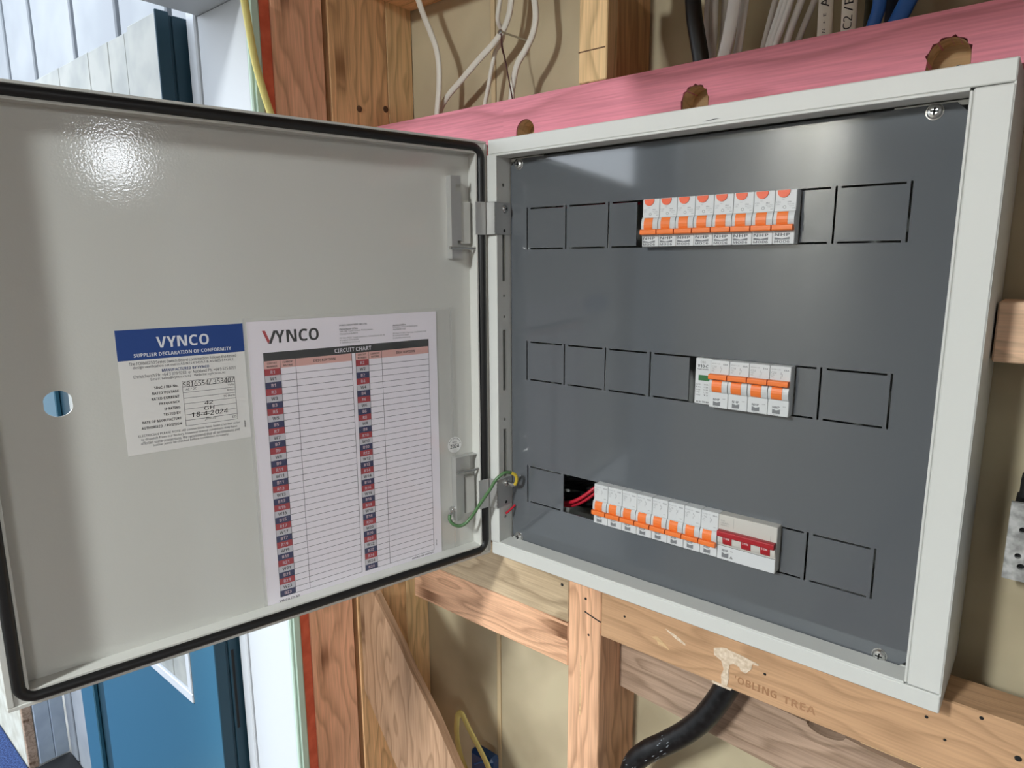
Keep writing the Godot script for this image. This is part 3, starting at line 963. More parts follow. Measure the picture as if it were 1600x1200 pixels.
	for i in 11:
		var a := PI * (0.06 + 0.88 * i / 10.0)
		var p := Vector2(-42.4 + cos(a) * 8.2, -359.6 + sin(a) * 8.2)
		flat_rect(b, p.x - 0.5, p.x + 0.5, p.y - 0.6, p.y + 0.6, -14.8, Color(0.25, 0.25, 0.25))
	flat_rect(b, -51, -34, -358.9, -358.6, -14.8, Color(0.3, 0.3, 0.3))
	part(b, "year_sticker", M.ink, door, "small round white sticker reading 2024")
	# clear document pocket
	b = mb(door_frame)
	b.rect(-284, -44, -498.0, -190.5, -13.4)
	b.box(-284, -282, -498, -190.5, -14.9, -13.5); b.box(-46, -44, -498, -190.5, -14.9, -13.5)
	part(b, "document_pocket", M.sleeve, door, "clear plastic document pocket")

func screw(p: Vector3, ax: Vector3, r: float, parent: Node):
	var b := mb()
	b.lathe([[r * 1.12, 0.0], [r * 1.12, 0.5], [r, 0.6], [r * 0.97, r * 0.28], [r * 0.8, r * 0.5], [r * 0.45, r * 0.6], [0.0, r * 0.62]], p, ax, 24)
	var s := part(b, "screw", M.steel, parent, "shiny pan head screw") if parent.get_parent() != null and base_of.has(parent) else null
	if s == null: return
	var c := mb()
	var u := ax.cross(Vector3(0.1, 1, 0.2)).normalized()
	var w := ax.cross(u)
	for d in [u, w]:
		var e: Vector3 = ax.cross(d) * r * 0.11
		var q: Vector3 = p + ax * (r * 0.64)
		c.face([q - d * r * 0.5 - e, q + d * r * 0.5 - e, q + d * r * 0.5 + e, q - d * r * 0.5 + e], ax)
	# the recess belongs to the same sub-part level as the screw
	part(c, "screw_recess", M.dark, parent)

func hinge_bracket(door: Node, dy: float, upper: bool):
	var b := mb(door_frame)
	# welded block against the edge
	b.box(-33, -19, dy - 117, dy - 69, -15, -6, 1)
	part(b, "hinge_block", M.door, door)
	b = mb(door_frame)
	if upper:
		b.plate(-46.6, -33.0, -134, -41, -6.4, -5.0, [[-40.0, -33.0, -58.5, -50.5], [-38.5, -33.0, -118.5, -113.5]], [])
		b.box(-46.6, -45.2, -134, -41, -15, -6.4)
	else:
		b.plate(-47.6, -36.0, -455, -374, -6.4, -5.0, [[-40.5, -36.0, -390.0, -383.0]], [])
		b.box(-47.6, -46.2, -455, -374, -15, -6.4)
		b.box(-46.2, -9.0, -374.8, -373.4, -15, -5, 0.3)
	part(b, "hinge_bracket", M.zinc, door, "zinc hinge bracket with hooked notch")
	b = mb(door_frame)
	if upper:
		b.tube(smooth([Vector3(-51.5, -121.8, -2.5), Vector3(-30, -121.8, -2.5), Vector3(-15, -121.6, -2.5), Vector3(-11, -119, -2.5), Vector3(-10.4, -110, -2.5), Vector3(-10.4, -60, -2.5)]), 1.9, 1.9, 10)
	else:
		b.tube(smooth([Vector3(-48.2, -392.4, -2.5), Vector3(-22, -392.6, -2.5), Vector3(-13, -393.4, -2.5), Vector3(-11, -396, -2.5), Vector3(-10.6, -404, -2.5), Vector3(-10.6, -448, -2.5)]), 1.9, 1.9, 10)
	part(b, "hinge_pin", M.steel, door, "bent steel hinge pin")

func sticker(b: MB):
	var x0 := -391.8
	var y0 := -195.3
	var S := func(x: float, y: float) -> Vector2: return Vector2(x0 + x, y0 - y)
	b.col = Color(0.87, 0.865, 0.85).srgb_to_linear()
	b.box(x0, x0 + 108.2, y0 - 113.6, y0, -15, -14.85)
	var blue := Color(0.16, 0.27, 0.52)
	var k := Color(0.16, 0.16, 0.17)
	var g := Color(0.30, 0.31, 0.33)
	var white := Color(0.86, 0.87, 0.89)
	flat_rect(b, x0, x0 + 108.2, y0 - 27.3, y0, -14.82, blue)
	var z := -14.78
	text(b, "VYNCO", x0 + 54.2, y0 - 12.7, 44.5, 10.0, z, white, bold_font, 1)
	text(b, "SUPPLIER DECLARATION OF CONFORMITY", x0 + 54.3, y0 - 23.2, 83.0, 3.2, z, white, bold_font, 1)
	text(b, "The FORME250 Series Switch Board construction follows the tested", x0 + 54.1, y0 - 30.4, 91.5, 3.0, z, g, plain_font, 1)
	text(b, "design verification set out in AS/NZS 61439.1 & AS/NZS 61439.2", x0 + 54.1, y0 - 34.2, 85.8, 3.0, z, g, plain_font, 1)
	text(b, "MANUFACTURED BY VYNCO", x0 + 54.4, y0 - 38.5, 40.5, 2.5, z, Color(0.20, 0.27, 0.46), bold_font, 1)
	text(b, "Christchurch Ph: +64 3 379 9283  or Auckland Ph. +64 9 525 6051", x0 + 54.5, y0 - 42.2, 87.5, 3.0, z, g, plain_font, 1)
	text(b, "Email: sales@vynco.co.nz   Website: vynco.co.nz", x0 + 56.6, y0 - 46.0, 64.5, 3.0, z, g, plain_font, 1)
	var names := ["SDoC / REF No.", "RATED VOLTAGE", "RATED CURRENT", "FREQUENCY", "IP RATING", "TESTED BY", "DATE OF MANUFACTURE", "AUTHORISED  / POSITION"]
	var wide := [20.0, 22.0, 23.0, 17.0, 13.5, 14.5, 32.5, 33.5]
	for i in 8:
		text(b, names[i], x0 + 46.4, y0 - 53.8 - i * 5.15, wide[i], 2.4, z, k, bold_font, 2)
	for i in 9:
		var yy := y0 - 50.7 - i * 5.3
		flat_rect(b, x0 + 49.9, x0 + 96.7, yy - 0.15, yy + 0.15, z, g)
	flat_rect(b, x0 + 49.8, x0 + 50.1, y0 - 93.2, y0 - 50.6, z, g)
	flat_rect(b, x0 + 96.5, x0 + 96.8, y0 - 93.2, y0 - 50.6, z, g)
	text(b, "AC / DC", x0 + 52.5, y0 - 58.4, 9.5, 2.0, z, g, plain_font)
	text(b, "Volts", x0 + 96.0, y0 - 58.4, 6.0, 2.0, z, g, plain_font, 2)
	text(b, "Amps", x0 + 96.0, y0 - 63.6, 7.2, 2.2, z, g, plain_font, 2)
	text(b, "50 Hertz", x0 + 96.0, y0 - 69.0, 10.5, 2.0, z, g, plain_font, 2)
	text(b, "ED", x0 + 95.5, y0 - 90.5, 3.6, 2.0, z, g, plain_font, 2)
	var pen := Color(0.06, 0.06, 0.07)
	text(b, "SB16554/ 353407", x0 + 73.2, y0 - 53.7, 45.5, 4.8, z + 0.03, pen, plain_font, 1, 0.12)
	text(b, "42", x0 + 71.5, y0 - 73.2, 7.5, 3.6, z + 0.03, pen, plain_font, 1, 0.15)
	text(b, "GH", x0 + 71.5, y0 - 78.3, 9.0, 3.8, z + 0.03, pen, plain_font, 1, 0.15)
	text(b, "18-4-2024", x0 + 72.0, y0 - 83.4, 33.0, 4.4, z + 0.03, pen, plain_font, 1, 0.12)
	text(b, "Jim m", x0 + 72.0, y0 - 88.6, 9.5, 3.6, z + 0.03, Color(0.2, 0.2, 0.2), plain_font, 1, 0.4)
	text(b, "ELECTRICIAN PLEASE NOTE: All connections have been checked prior", x0 + 54.2, y0 - 97.0, 89.0, 2.7, z, g, plain_font, 1)
	text(b, "to dispatch from our factory. However transit conditions may have", x0 + 53.6, y0 - 100.4, 84.0, 2.8, z, g, plain_font, 1)
	text(b, "affected some connections. We recommend that all terminations and", x0 + 54.4, y0 - 103.6, 86.5, 2.8, z, g, plain_font, 1)
	text(b, "busbar joints be checked before connection to supply.", x0 + 54.0, y0 - 107.0, 66.5, 2.8, z, g, plain_font, 1)
	text(b, "40008987", x0 + 103.2, y0 - 99.0, 7.0, 1.2, z, k, bold_font, 1, 0.0, PI / 2)

func build_chart():
	var base := door_frame * Vector3(-171, -499.5, -14.5)
	var o := thing("circuit_chart", "white printed circuit chart sheet in the clear pocket of the cover", "chart", base)
	var b := mb(door_frame)
	b.box(-280.0, -64.8, -498.5, -194.3, -14.8, -14.5)
	part(b, "sheet", M.paper, o)
	b = mb(door_frame)
	var x0 := -280.0
	var y0 := -194.2
	var z := -14.45
	var k := Color(0.10, 0.10, 0.11)
	var line := Color(0.20, 0.20, 0.23)
	var red := Color(0.66, 0.16, 0.20)
	var navy := Color(0.10, 0.13, 0.33)
	var pinkish := Color(0.88, 0.68, 0.65)
	flat_rect(b, x0 + 13.7, x0 + 204.2, y0 - 40.2, y0 - 31.7, z, Color(0.12, 0.12, 0.13))
	text(b, "CIRCUIT CHART", x0 + 109.7, y0 - 36.0, 42.5, 4.3, z + 0.05, Color(0.86, 0.85, 0.88), bold_font, 1)
	# logo: the V has a red arm
	text(b, "YNCO", x0 + 26.6, y0 - 16.4, 45.5, 12.6, z, k, bold_font)
	flat_poly(b, PackedVector2Array([Vector2(x0 + 14.2, y0 - 9.6), Vector2(x0 + 17.2, y0 - 9.6), Vector2(x0 + 21.2, y0 - 20.0), Vector2(x0 + 19.6, y0 - 23.0)]), z, Color(0.72, 0.20, 0.22))
	flat_poly(b, PackedVector2Array([Vector2(x0 + 25.4, y0 - 10.0), Vector2(x0 + 28.4, y0 - 10.0), Vector2(x0 + 22.8, y0 - 23.0), Vector2(x0 + 20.0, y0 - 23.0)]), z, k)
	var lines := [["VYNCO INDUSTRIES (NZ) LTD.", 94.9, 9.4, 32.5], ["Christchurch Office", 95.0, 13.5, 21.0], ["388-396 Tuam Street, Phillipstown,", 95.2, 16.0, 39.0], ["Christchurch 8011", 95.2, 18.5, 20.5], ["PO Box 9022 Tower Junction, Christchurch 8149", 95.0, 23.1, 53.0], ["P (+64) 3 379 9283", 95.1, 25.6, 21.0], ["E sales@vynco.co.nz", 95.1, 28.0, 23.0], ["Auckland Office", 158.4, 13.0, 16.5], ["9 Lansdon Place, Mt Wellington,", 158.5, 15.4, 32.0], ["Auckland 1061", 158.6, 17.7, 16.0], ["PO Box 12 067, Penrose, Auckland 1642", 158.5, 22.4, 43.0], ["P (+64) 9 525 6051", 158.5, 25.0, 20.0], ["E sales@vynco.co.nz", 158.4, 27.6, 22.0]]
	for i in lines.size():
		var q: Array = lines[i]
		text(b, q[0], x0 + q[1], y0 - q[2], q[3], 2.0, z, k, bold_font if i in [0, 1, 7] else plain_font)
	var tables := [[13.7, 30.1, 46.0, 107.6, 1], [112.0, 127.4, 143.4, 203.9, 2]]
	var top := 40.2
	var head := 48.2
	var foot := 293.4
	var rh := (foot - head) / 36.0
	for t in tables:
		flat_rect(b, x0 + t[0], x0 + t[3], y0 - head, y0 - top, z, pinkish)
		text(b, "CIRCUIT", x0 + (t[0] + t[1]) / 2, y0 - 42.6, 10.0, 1.9, z + 0.05, k, bold_font, 1)
		text(b, "NUMBER", x0 + (t[0] + t[1]) / 2, y0 - 46.0, 10.5, 1.9, z + 0.05, k, bold_font, 1)
		text(b, "CURRENT", x0 + (t[1] + t[2]) / 2, y0 - 42.6, 11.0, 1.9, z + 0.05, k, bold_font, 1)
		text(b, "RATING", x0 + (t[1] + t[2]) / 2, y0 - 46.0, 9.5, 1.9, z + 0.05, k, bold_font, 1)
		text(b, "DESCRIPTION", x0 + (t[2] + t[3]) / 2, y0 - 44.2, 24.0, 2.7, z + 0.05, k, bold_font, 1)
		for i in 36:
			var yt := y0 - head - i * rh
			var col: Color = [red, Color(0.80, 0.79, 0.82), navy][i % 3]
			flat_rect(b, x0 + t[0], x0 + t[1], yt - rh, yt, z, col)
			var num: int = (i / 3) * 2 + int(t[4])
			text(b, "%s%d" % ["RWB"[i % 3], num], x0 + (t[0] + t[1]) / 2, yt - rh / 2, 0, 3.3, z + 0.05, k if i % 3 == 1 else Color(0.80, 0.70, 0.74), bold_font, 1)
			flat_rect(b, x0 + t[1], x0 + t[3], yt - rh - 0.22, yt - rh + 0.22, z + 0.02, line)
		for c in 4:
			flat_rect(b, x0 + t[c] - 0.22, x0 + t[c] + 0.22, y0 - foot, y0 - top, z + 0.03, line)
		flat_rect(b, x0 + t[0], x0 + t[3], y0 - foot - 0.2, y0 - foot + 0.2, z + 0.03, line)
	text(b, "VYNCO.CO.NZ", x0 + 12.1, y0 - 298.0, 22.0, 2.6, z, k, bold_font)
	text(b, "ORDER CODE: 40007424", x0 + 203.0, y0 - 296.4, 30.0, 1.8, z, k, bold_font, 2)
	text(b, "40007424", x0 + 207.7, y0 - 285.0, 8.0, 1.3, z, k, bold_font, 1, 0.0, PI / 2)
	part(b, "printing", M.ink, o)

# ------------------------------------------------------------------ breakers
func arc_profile(yc: float, half: float, bulge: float, k := 8) -> PackedVector2Array:
	# z-y outline of a shallow barrel: x is depth, y is height
	var o := PackedVector2Array([Vector2(-1, yc - half)])
	for i in k + 1:
		var a := -PI / 2 + PI * i / k
		o.append(Vector2(cos(a) * bulge, yc + sin(a) * half))
	o.append(Vector2(-1, yc + half))
	return o

func nhp_logo(b: MB, x0: float, x1: float, y0: float, y1: float, big: bool, z: float):
	var g := Color(0.36, 0.37, 0.38)
	var h := y1 - y0
	text(b, "NHP", x0, y1 - h * 0.16, (x1 - x0) * (1.0 if big else 0.9), h * 0.30, z, g, bold_font)
	var a := y0 + (h * 0.34 if big else 0.0)
	var t := y1 - h * 0.40
	var mid := (x0 + x1) / 2
	flat_poly(b, PackedVector2Array([Vector2(x0, t), Vector2(mid, t - h * 0.16), Vector2(x1, t), Vector2(x1, a), Vector2(x0, a)]), z, Color(0.46, 0.47, 0.48))
	if big: text(b, "MOD6", x0, y0 + h * 0.14, x1 - x0, h * 0.26, z, g, bold_font)

func breaker(at: Vector3, w: float, up: bool, button: bool, label: String, group: String) -> Node3D:
	var o := thing("circuit_breaker", label, "breaker", at, group)
	# local frame turned so that prism() extrudes along x: (depth, height) -> (z, y)
	var side := Transform3D(Basis(Vector3(0, 0, 1), Vector3(0, 1, 0), Vector3(-1, 0, 0)), at)
	var here := Transform3D(Basis.IDENTITY, at)
	var h := 46.6
	var hw := w / 2 - 0.17
	var T := h / 2
	var b := mb(here)
	b.box(-hw, hw, -T, T, -48, 0, 0.5)
	b.box(-hw, hw, -T - 17, T + 17, -62, -30, 0.5)
	part(b, "body", M.plastic, o)
	# barrel between y fractions f0 and f1 from the top
	var f0 := 0.385 if button else 0.40
	var f1 := 0.70 if not up else 0.68
	var yc := T - h * (f0 + f1) / 2
	var half := h * (f1 - f0) / 2
	b = mb(side)
	b.prism(arc_profile(yc, half, 3.0), -hw * 0.98, hw * 0.98)
	part(b, "barrel", M.plastic_grey, o)
	# orange lever: tongue over the barrel and a grip bar
	b = mb(side)
	var tx0 := -hw + w * 0.17
	var tx1 := -hw + w * 0.68
	b.prism(arc_profile(yc, half - 0.2, 3.5), -tx1, -tx0)
	var bar_y := T - h * (0.335 if up else 0.695)
	var bp := PackedVector2Array()
	for q in [[4.8, 1.3, 0.0], [1.0, 1.3, PI / 2], [1.0, -1.3, PI], [4.8, -1.3, PI * 1.5]]:
		for i in 5:
			var a: float = q[2] + PI / 2 * i / 4.0
			bp.append(Vector2(q[0] + cos(a) * 1.3, bar_y + q[1] + sin(a) * 1.3))
	b.prism(bp, -hw * 0.955, hw * 0.955)
	part(b, "lever", M.orange, o, "orange lever switched up" if up else "orange lever switched down")
	b = mb(here)
	var g := Color(0.48, 0.49, 0.50)
	var z := 0.06
	if button:
		var c := PackedVector2Array()
		for i in 19:
			var a := PI + PI * i / 18.0
			c.append(Vector2(-hw + w * 0.39 + cos(a) * 5.3, T - 1.4 + sin(a) * 5.3))
		c.append(Vector2(-hw + w * 0.39 + 5.3, T - 0.4)); c.append(Vector2(-hw + w * 0.39 - 5.3, T - 0.4))
		var bb := mb(here); bb.prism(c, -0.5, 0.9); part(bb, "test_button", M.orange_red, o)
		text(b, "TEST", -hw + w * 0.30, T - h * 0.185, 2.6, 0.7, z, g, plain_font)
		text(b, "C20", -hw + w * 0.06, T - h * 0.225, 3.6, 1.3, z, g, plain_font)
		text(b, "230V~", -hw + w * 0.06, T - h * 0.265, 3.4, 0.9, z, g, plain_font)
		text(b, "6kA", -hw + w * 0.58, T - h * 0.225, 3.2, 1.2, z, g, bold_font)
		text(b, "IΔn 0.03A", -hw + w * 0.58, T - h * 0.265, 5.6, 0.9, z, g, plain_font)
		text(b, "Type A", -hw + w * 0.66, T - h * 0.300, 4.2, 0.9, z, g, plain_font)
		text(b, "OFF", -hw + w * 0.80, T - h * 0.345, 2.4, 0.8, z, g, bold_font)
		var rr := mb()
		var pts := []
		for q in circle(-hw + w * 0.45, T - h * 0.32, 1.2, 14): pts.append(Vector3(q.x, q.y, 0.0))
		b.col = g.srgb_to_linear()
		b.tube(pts, 0.18, 0.1, 5, true)
		b.col = Color.WHITE
		text(b, "MODRCBO120C20", -hw + w * 0.04, T - h * 0.775, w * 0.72, 0.9, z, g, plain_font)
		nhp_logo(b, -hw + w * 0.07, -hw + w * 0.78, -T + h * 0.02, T - h * 0.795, true, z)
	else:
		text(b, "MOD6-1-20", -hw + w * 0.07, T - h * 0.07, w * 0.42, 1.0, z, g, plain_font)
		text(b, "6kA", -hw + w * 0.66, T - h * 0.075, w * 0.24, 1.7, z, g, bold_font)
		text(b, "C20", -hw + w * 0.07, T - h * 0.135, w * 0.24, 1.9, z, g, plain_font)
		text(b, "230V~", -hw + w * 0.07, T - h * 0.185, w * 0.18, 1.0, z, g, plain_font)
		text(b, "50Hz", -hw + w * 0.07, T - h * 0.225, w * 0.13, 1.0, z, g, plain_font)
		for q in [[0.52, 0.12, 0.17], [0.58, 0.15, 0.21], [0.52, 0.20, 0.25]]:
			flat_rect(b, -hw + w * q[0], -hw + w * q[0] + 0.35, T - h * q[2], T - h * q[1], z, g)
		text(b, "OFF", -hw + w * 0.72, T - h * 0.335 if not up else T - h * 0.80, w * 0.14, 0.9, z, g, bold_font)
		nhp_logo(b, -hw + w * 0.22, -hw + w * 0.60, -T + h * 0.045, T - h * 0.80, false, z)
		text(b, "MOD6", -hw + w * 0.30, -T + h * 0.022, w * 0.22, 0.8, z, g, plain_font)
	part(b, "printing", M.ink, o)
	return o

func build_breakers():
	var ord := ["leftmost", "second", "third", "fourth", "fifth", "sixth", "seventh", "rightmost"]
	# top row: eight units with test buttons, levers down
	var first := breaker(Vector3(205.0, -100.3, -14), 18.7, false, true, "leftmost breaker with red test button in the top row, lever down", "test-button breakers of the top row")
	for i in range(1, 8):
		copy(first, Vector3(18.7 * i, 0, 0), "%s breaker with red test button in the top row, lever down" % ord[i])
	# middle row: four units, levers up
	var m := breaker(Vector3(284.3, -255.9, -14), 19.0, true, false, "leftmost orange-levered breaker in the middle row, beside the surge arrester", "breakers of the middle row")
	for i in range(1, 4):
		copy(m, Vector3(19.0 * i, 0, 0), "%s orange-levered breaker in the middle row, lever up" % ["", "second", "third", "rightmost"][i])
	# bottom row: eight units, levers down
	var l := breaker(Vector3(153.2, -409.7, -14), 18.4, false, false, "leftmost orange-levered breaker in the bottom row, beside the open dark window", "breakers of the bottom row")
	for i in range(1, 8):
		copy(l, Vector3(18.4 * i, 0, 0), "%s orange-levered breaker in the bottom row, lever down" % ("eighth" if i == 7 else ord[i]))
	# surge arrester
	var at := Vector3(265.2, -255.9, -21)
	var o := thing("surge_arrester", "white surge arrester with green window left of the middle breakers", "surge arrester", at)
	var here := Transform3D(Basis.IDENTITY, at)
	var b := mb(here)
	b.box(-8.8, 9.0, -23.2, 23.2, -40, 0, 0.6)
	part(b, "body", M.plastic, o)
	b = mb(here); b.box(-5.2, 6.5, 0.6, 6.2, -0.5, 0.3, 0.2); part(b, "status_window", M.green_window, o)
	b = mb(here)
	var k := Color(0.2, 0.2, 0.21)
	text(b, "OBO", -1.0, 19.2, 5.4, 2.4, 0.06, Color(0.5, 0.5, 0.5), plain_font, 1)
	text(b, "V10-C", -1.0, 15.2, 10.8, 3.2, 0.06, k, bold_font, 1)
	text(b, "SurgeController", -1.0, 12.0, 11.4, 1.7, 0.06, k, bold_font, 1)
	var small := [["Uc 255V", "280/275"], ["In", "10 kA"], ["Imax", "20 kA"], ["Up", "1,2 kV"], ["50/60", "T3"]]
	for i in 5:
		text(b, small[i][0], -7.4, -3.2 - i * 2.7, 4.6, 1.3, 0.06, k, plain_font)
		text(b, small[i][1], 0.6, -3.2 - i * 2.7, 4.6, 1.3, 0.06, k, plain_font)
	text(b, "Art.Nr. 5093380", -6.8, -20.8, 13.0, 1.7, 0.06, k, bold_font)
	part(b, "printing", M.ink, o)
	# three-pole main switch
	at = Vector3(320.0, -409.7, -14)
	o = thing("main_switch", "three-pole main switch with one long red lever in the bottom row", "main switch", at)
	here = Transform3D(Basis.IDENTITY, at)
	var side := Transform3D(Basis(Vector3(0, 0, 1), Vector3(0, 1, 0), Vector3(-1, 0, 0)), at)
	var hw := 28.7
	var T := 23.3
	var h := 46.6
	b = mb(here); b.box(-hw, hw, -T, T, -48, 0, 0.5); b.box(-hw, hw, -T - 17, T + 17, -62, -30, 0.5); part(b, "body", M.beige_plastic, o)
	b = mb(here); b.box(-hw + 0.3, hw - 0.3, -T + 0.2, T - h * 0.685, -0.5, 0.5, 0.2); part(b, "label_cover", M.plastic, o)
	var yc := T - h * 0.50
	b = mb(side); b.prism(arc_profile(yc, h * 0.16, 2.4), -hw * 0.98, hw * 0.98); part(b, "barrel", M.beige_plastic, o)
	b = mb(side)
	for x in [-18.2, 0.6, 19.2]: b.prism(arc_profile(yc, h * 0.152, 3.1), -x - 4.6, -x + 4.6)
	var bp := PackedVector2Array()
	for q in [[5.2, 1.6, 0.0], [1.0, 1.6, PI / 2], [1.0, -1.6, PI], [5.2, -1.6, PI * 1.5]]:
		for i in 5:
			var a: float = q[2] + PI / 2 * i / 4.0
			bp.append(Vector2(q[0] + cos(a) * 1.4, T - h * 0.385 + q[1] + sin(a) * 1.4))
	b.prism(bp, -hw * 0.98, hw * 0.96)
	part(b, "lever", M.red, o, "long dark red lever switched up")
	b = mb(here)
	var g := Color(0.5, 0.5, 0.49)
	text(b, "63A", -hw + 2.2, T - 6.0, 4.0, 1.5, 0.06, g, plain_font)
	text(b, "230/400V~", -hw + 2.2, T - 8.4, 9.0, 1.5, 0.06, g, plain_font)
	text(b, "AS60947-3", -hw + 2.2, T - 10.6, 8.0, 1.5, 0.06, g, plain_font)
	flat_rect(b, -hw + 15.2, -hw + 15.5, T - 12, T - 1, 0.06, Color(0.6, 0.6, 0.58))
	flat_rect(b, hw - 6, hw - 5.6, T - 15, T - 9, 0.06, g)
	flat_rect(b, -hw, hw, T - h * 0.685 - 0.2, T - h * 0.685 + 0.25, 0.62, Color(0.3, 0.3, 0.3))
	nhp_logo(b, -hw + 5.0, -hw + 12.0, -T + 2.6, -T + 11.4, false, 0.6)
	text(b, "ON", -hw + 13.6, -T + 10.4, 2.6, 1.0, 0.6, g, bold_font)
	flat_poly(b, PackedVector2Array([Vector2(-hw + 13.0, -T + 3.0), Vector2(-hw + 16.6, -T + 3.0), Vector2(-hw + 14.8, -T + 6.0)]), 0.6, g)
	for x in [-18.2, 0.6, 19.2]: text(b, "I-ON", x - 3.4, yc + 0.2, 5.6, 2.0, 3.2, Color(0.85, 0.75, 0.75), bold_font)
	part(b, "printing", M.ink, o)

func cable(called: String, pts: Array, rx: float, rz: float, m: Material, label: String, category := "cable", group := "") -> MeshInstance3D:
	var b := mb()
	b.tube(pts, rx, rz, 10)
	return solo(b, called, m, label, category, pts[pts.size() - 1], group)

func build_wires():
	# green earth lead from the cover's stud to the lower hinge screw
	var pts := []
	for q in [[-55.5, -446, -9.0], [-57, -451, -7.0], [-53.5, -457, -4.0], [-47, -460.0, -1.0], [-40, -457.5, 2.0], [-35.6, -453.0, 4.0]]: pts.append(door_frame * Vector3(q[0], q[1], q[2]))
	pts.append_array([Vector3(3.6, -433.7, 27), Vector3(14.2, -414.3, 19.6), Vector3(23, -397, 12), Vector3(27.5, -392.5, 5), Vector3(30, -394, -3)])
	var o := thing("earth_lead", "green earth lead looping from the cover to the lower hinge", "wire", pts[4])
	var b := mb(); b.tube(smooth(pts), 2.1, 2.1, 10); part(b, "green_sleeve", M.green_wire, o)
	b = mb(); b.tube(smooth([Vector3(30, -394, -3), Vector3(33, -398, -8), Vector3(32.5, -405, -11), Vector3(29, -412, -12)]), 2.1, 2.1, 10); part(b, "yellow_sleeve", M.yellow_wire, o)
	b = mb(); b.tube([Vector3(29, -412, -12), Vector3(23, -414, -12.5), Vector3(18, -413.5, -13)], 2.6, 1.4, 8); part(b, "ring_terminal", M.steel, o)
	b = mb(); b.tube([pts[0], door_frame * Vector3(-51.5, -442.5, -10.5), door_frame * Vector3(-44, -436, -11)], 2.4, 1.6, 8); part(b, "lug", M.steel, o)
	# red wires in the open window of the bottom row
	for i in 9:  # black wires added to fill and darken the window
		var y := -383.0 - i * 7.0
		var zz := -66.0 - (i % 3) * 7.0
		cable("added_black_wire", path([[48, y - 14, zz - 12], [72, y - 6, zz], [96, y + sin(i * 2.1) * 3.0, zz + 2], [120, y + 4, zz], [142, y + 10 + sin(i * 1.3) * 4.0, zz - 8]], 0), 3.9, 3.9, M.cable_black, "black insulated wires added to fill and darken the open window of the bottom row", "wire", "added black wires behind the cover plate")
	cable("red_wire", path([[70, -436, -50], [86, -431, -42], [100, -425, -38], [112, -417, -38], [124, -406, -42], [136, -392, -55], [142, -380, -75]], 0), 2.3, 2.3, M.red_wire, "upper red wire inside the open window of the bottom row")
	cable("red_wire", path([[70, -440, -54], [88, -436, -46], [104, -428, -43], [118, -418, -43], [130, -406, -48], [140, -390, -62]], 0), 2.3, 2.3, M.red_wire, "lower red wire inside the open window of the bottom row")
	cable("red_wire", path([[18.5, -445, -24.5], [17.5, -449, -17], [15.2, -453, -10]], 0), 1.4, 1.4, M.red_wire, "red wire end poking out beside the lower hinge")
	cable("red_wire", path([[40, -78, -40], [70, -77.5, -38], [110, -77.5, -38], [150, -76.8, -38], [178, -78, -42]], 0), 1.4, 1.4, M.red_wire, "thin red wire behind the slots of the top row")

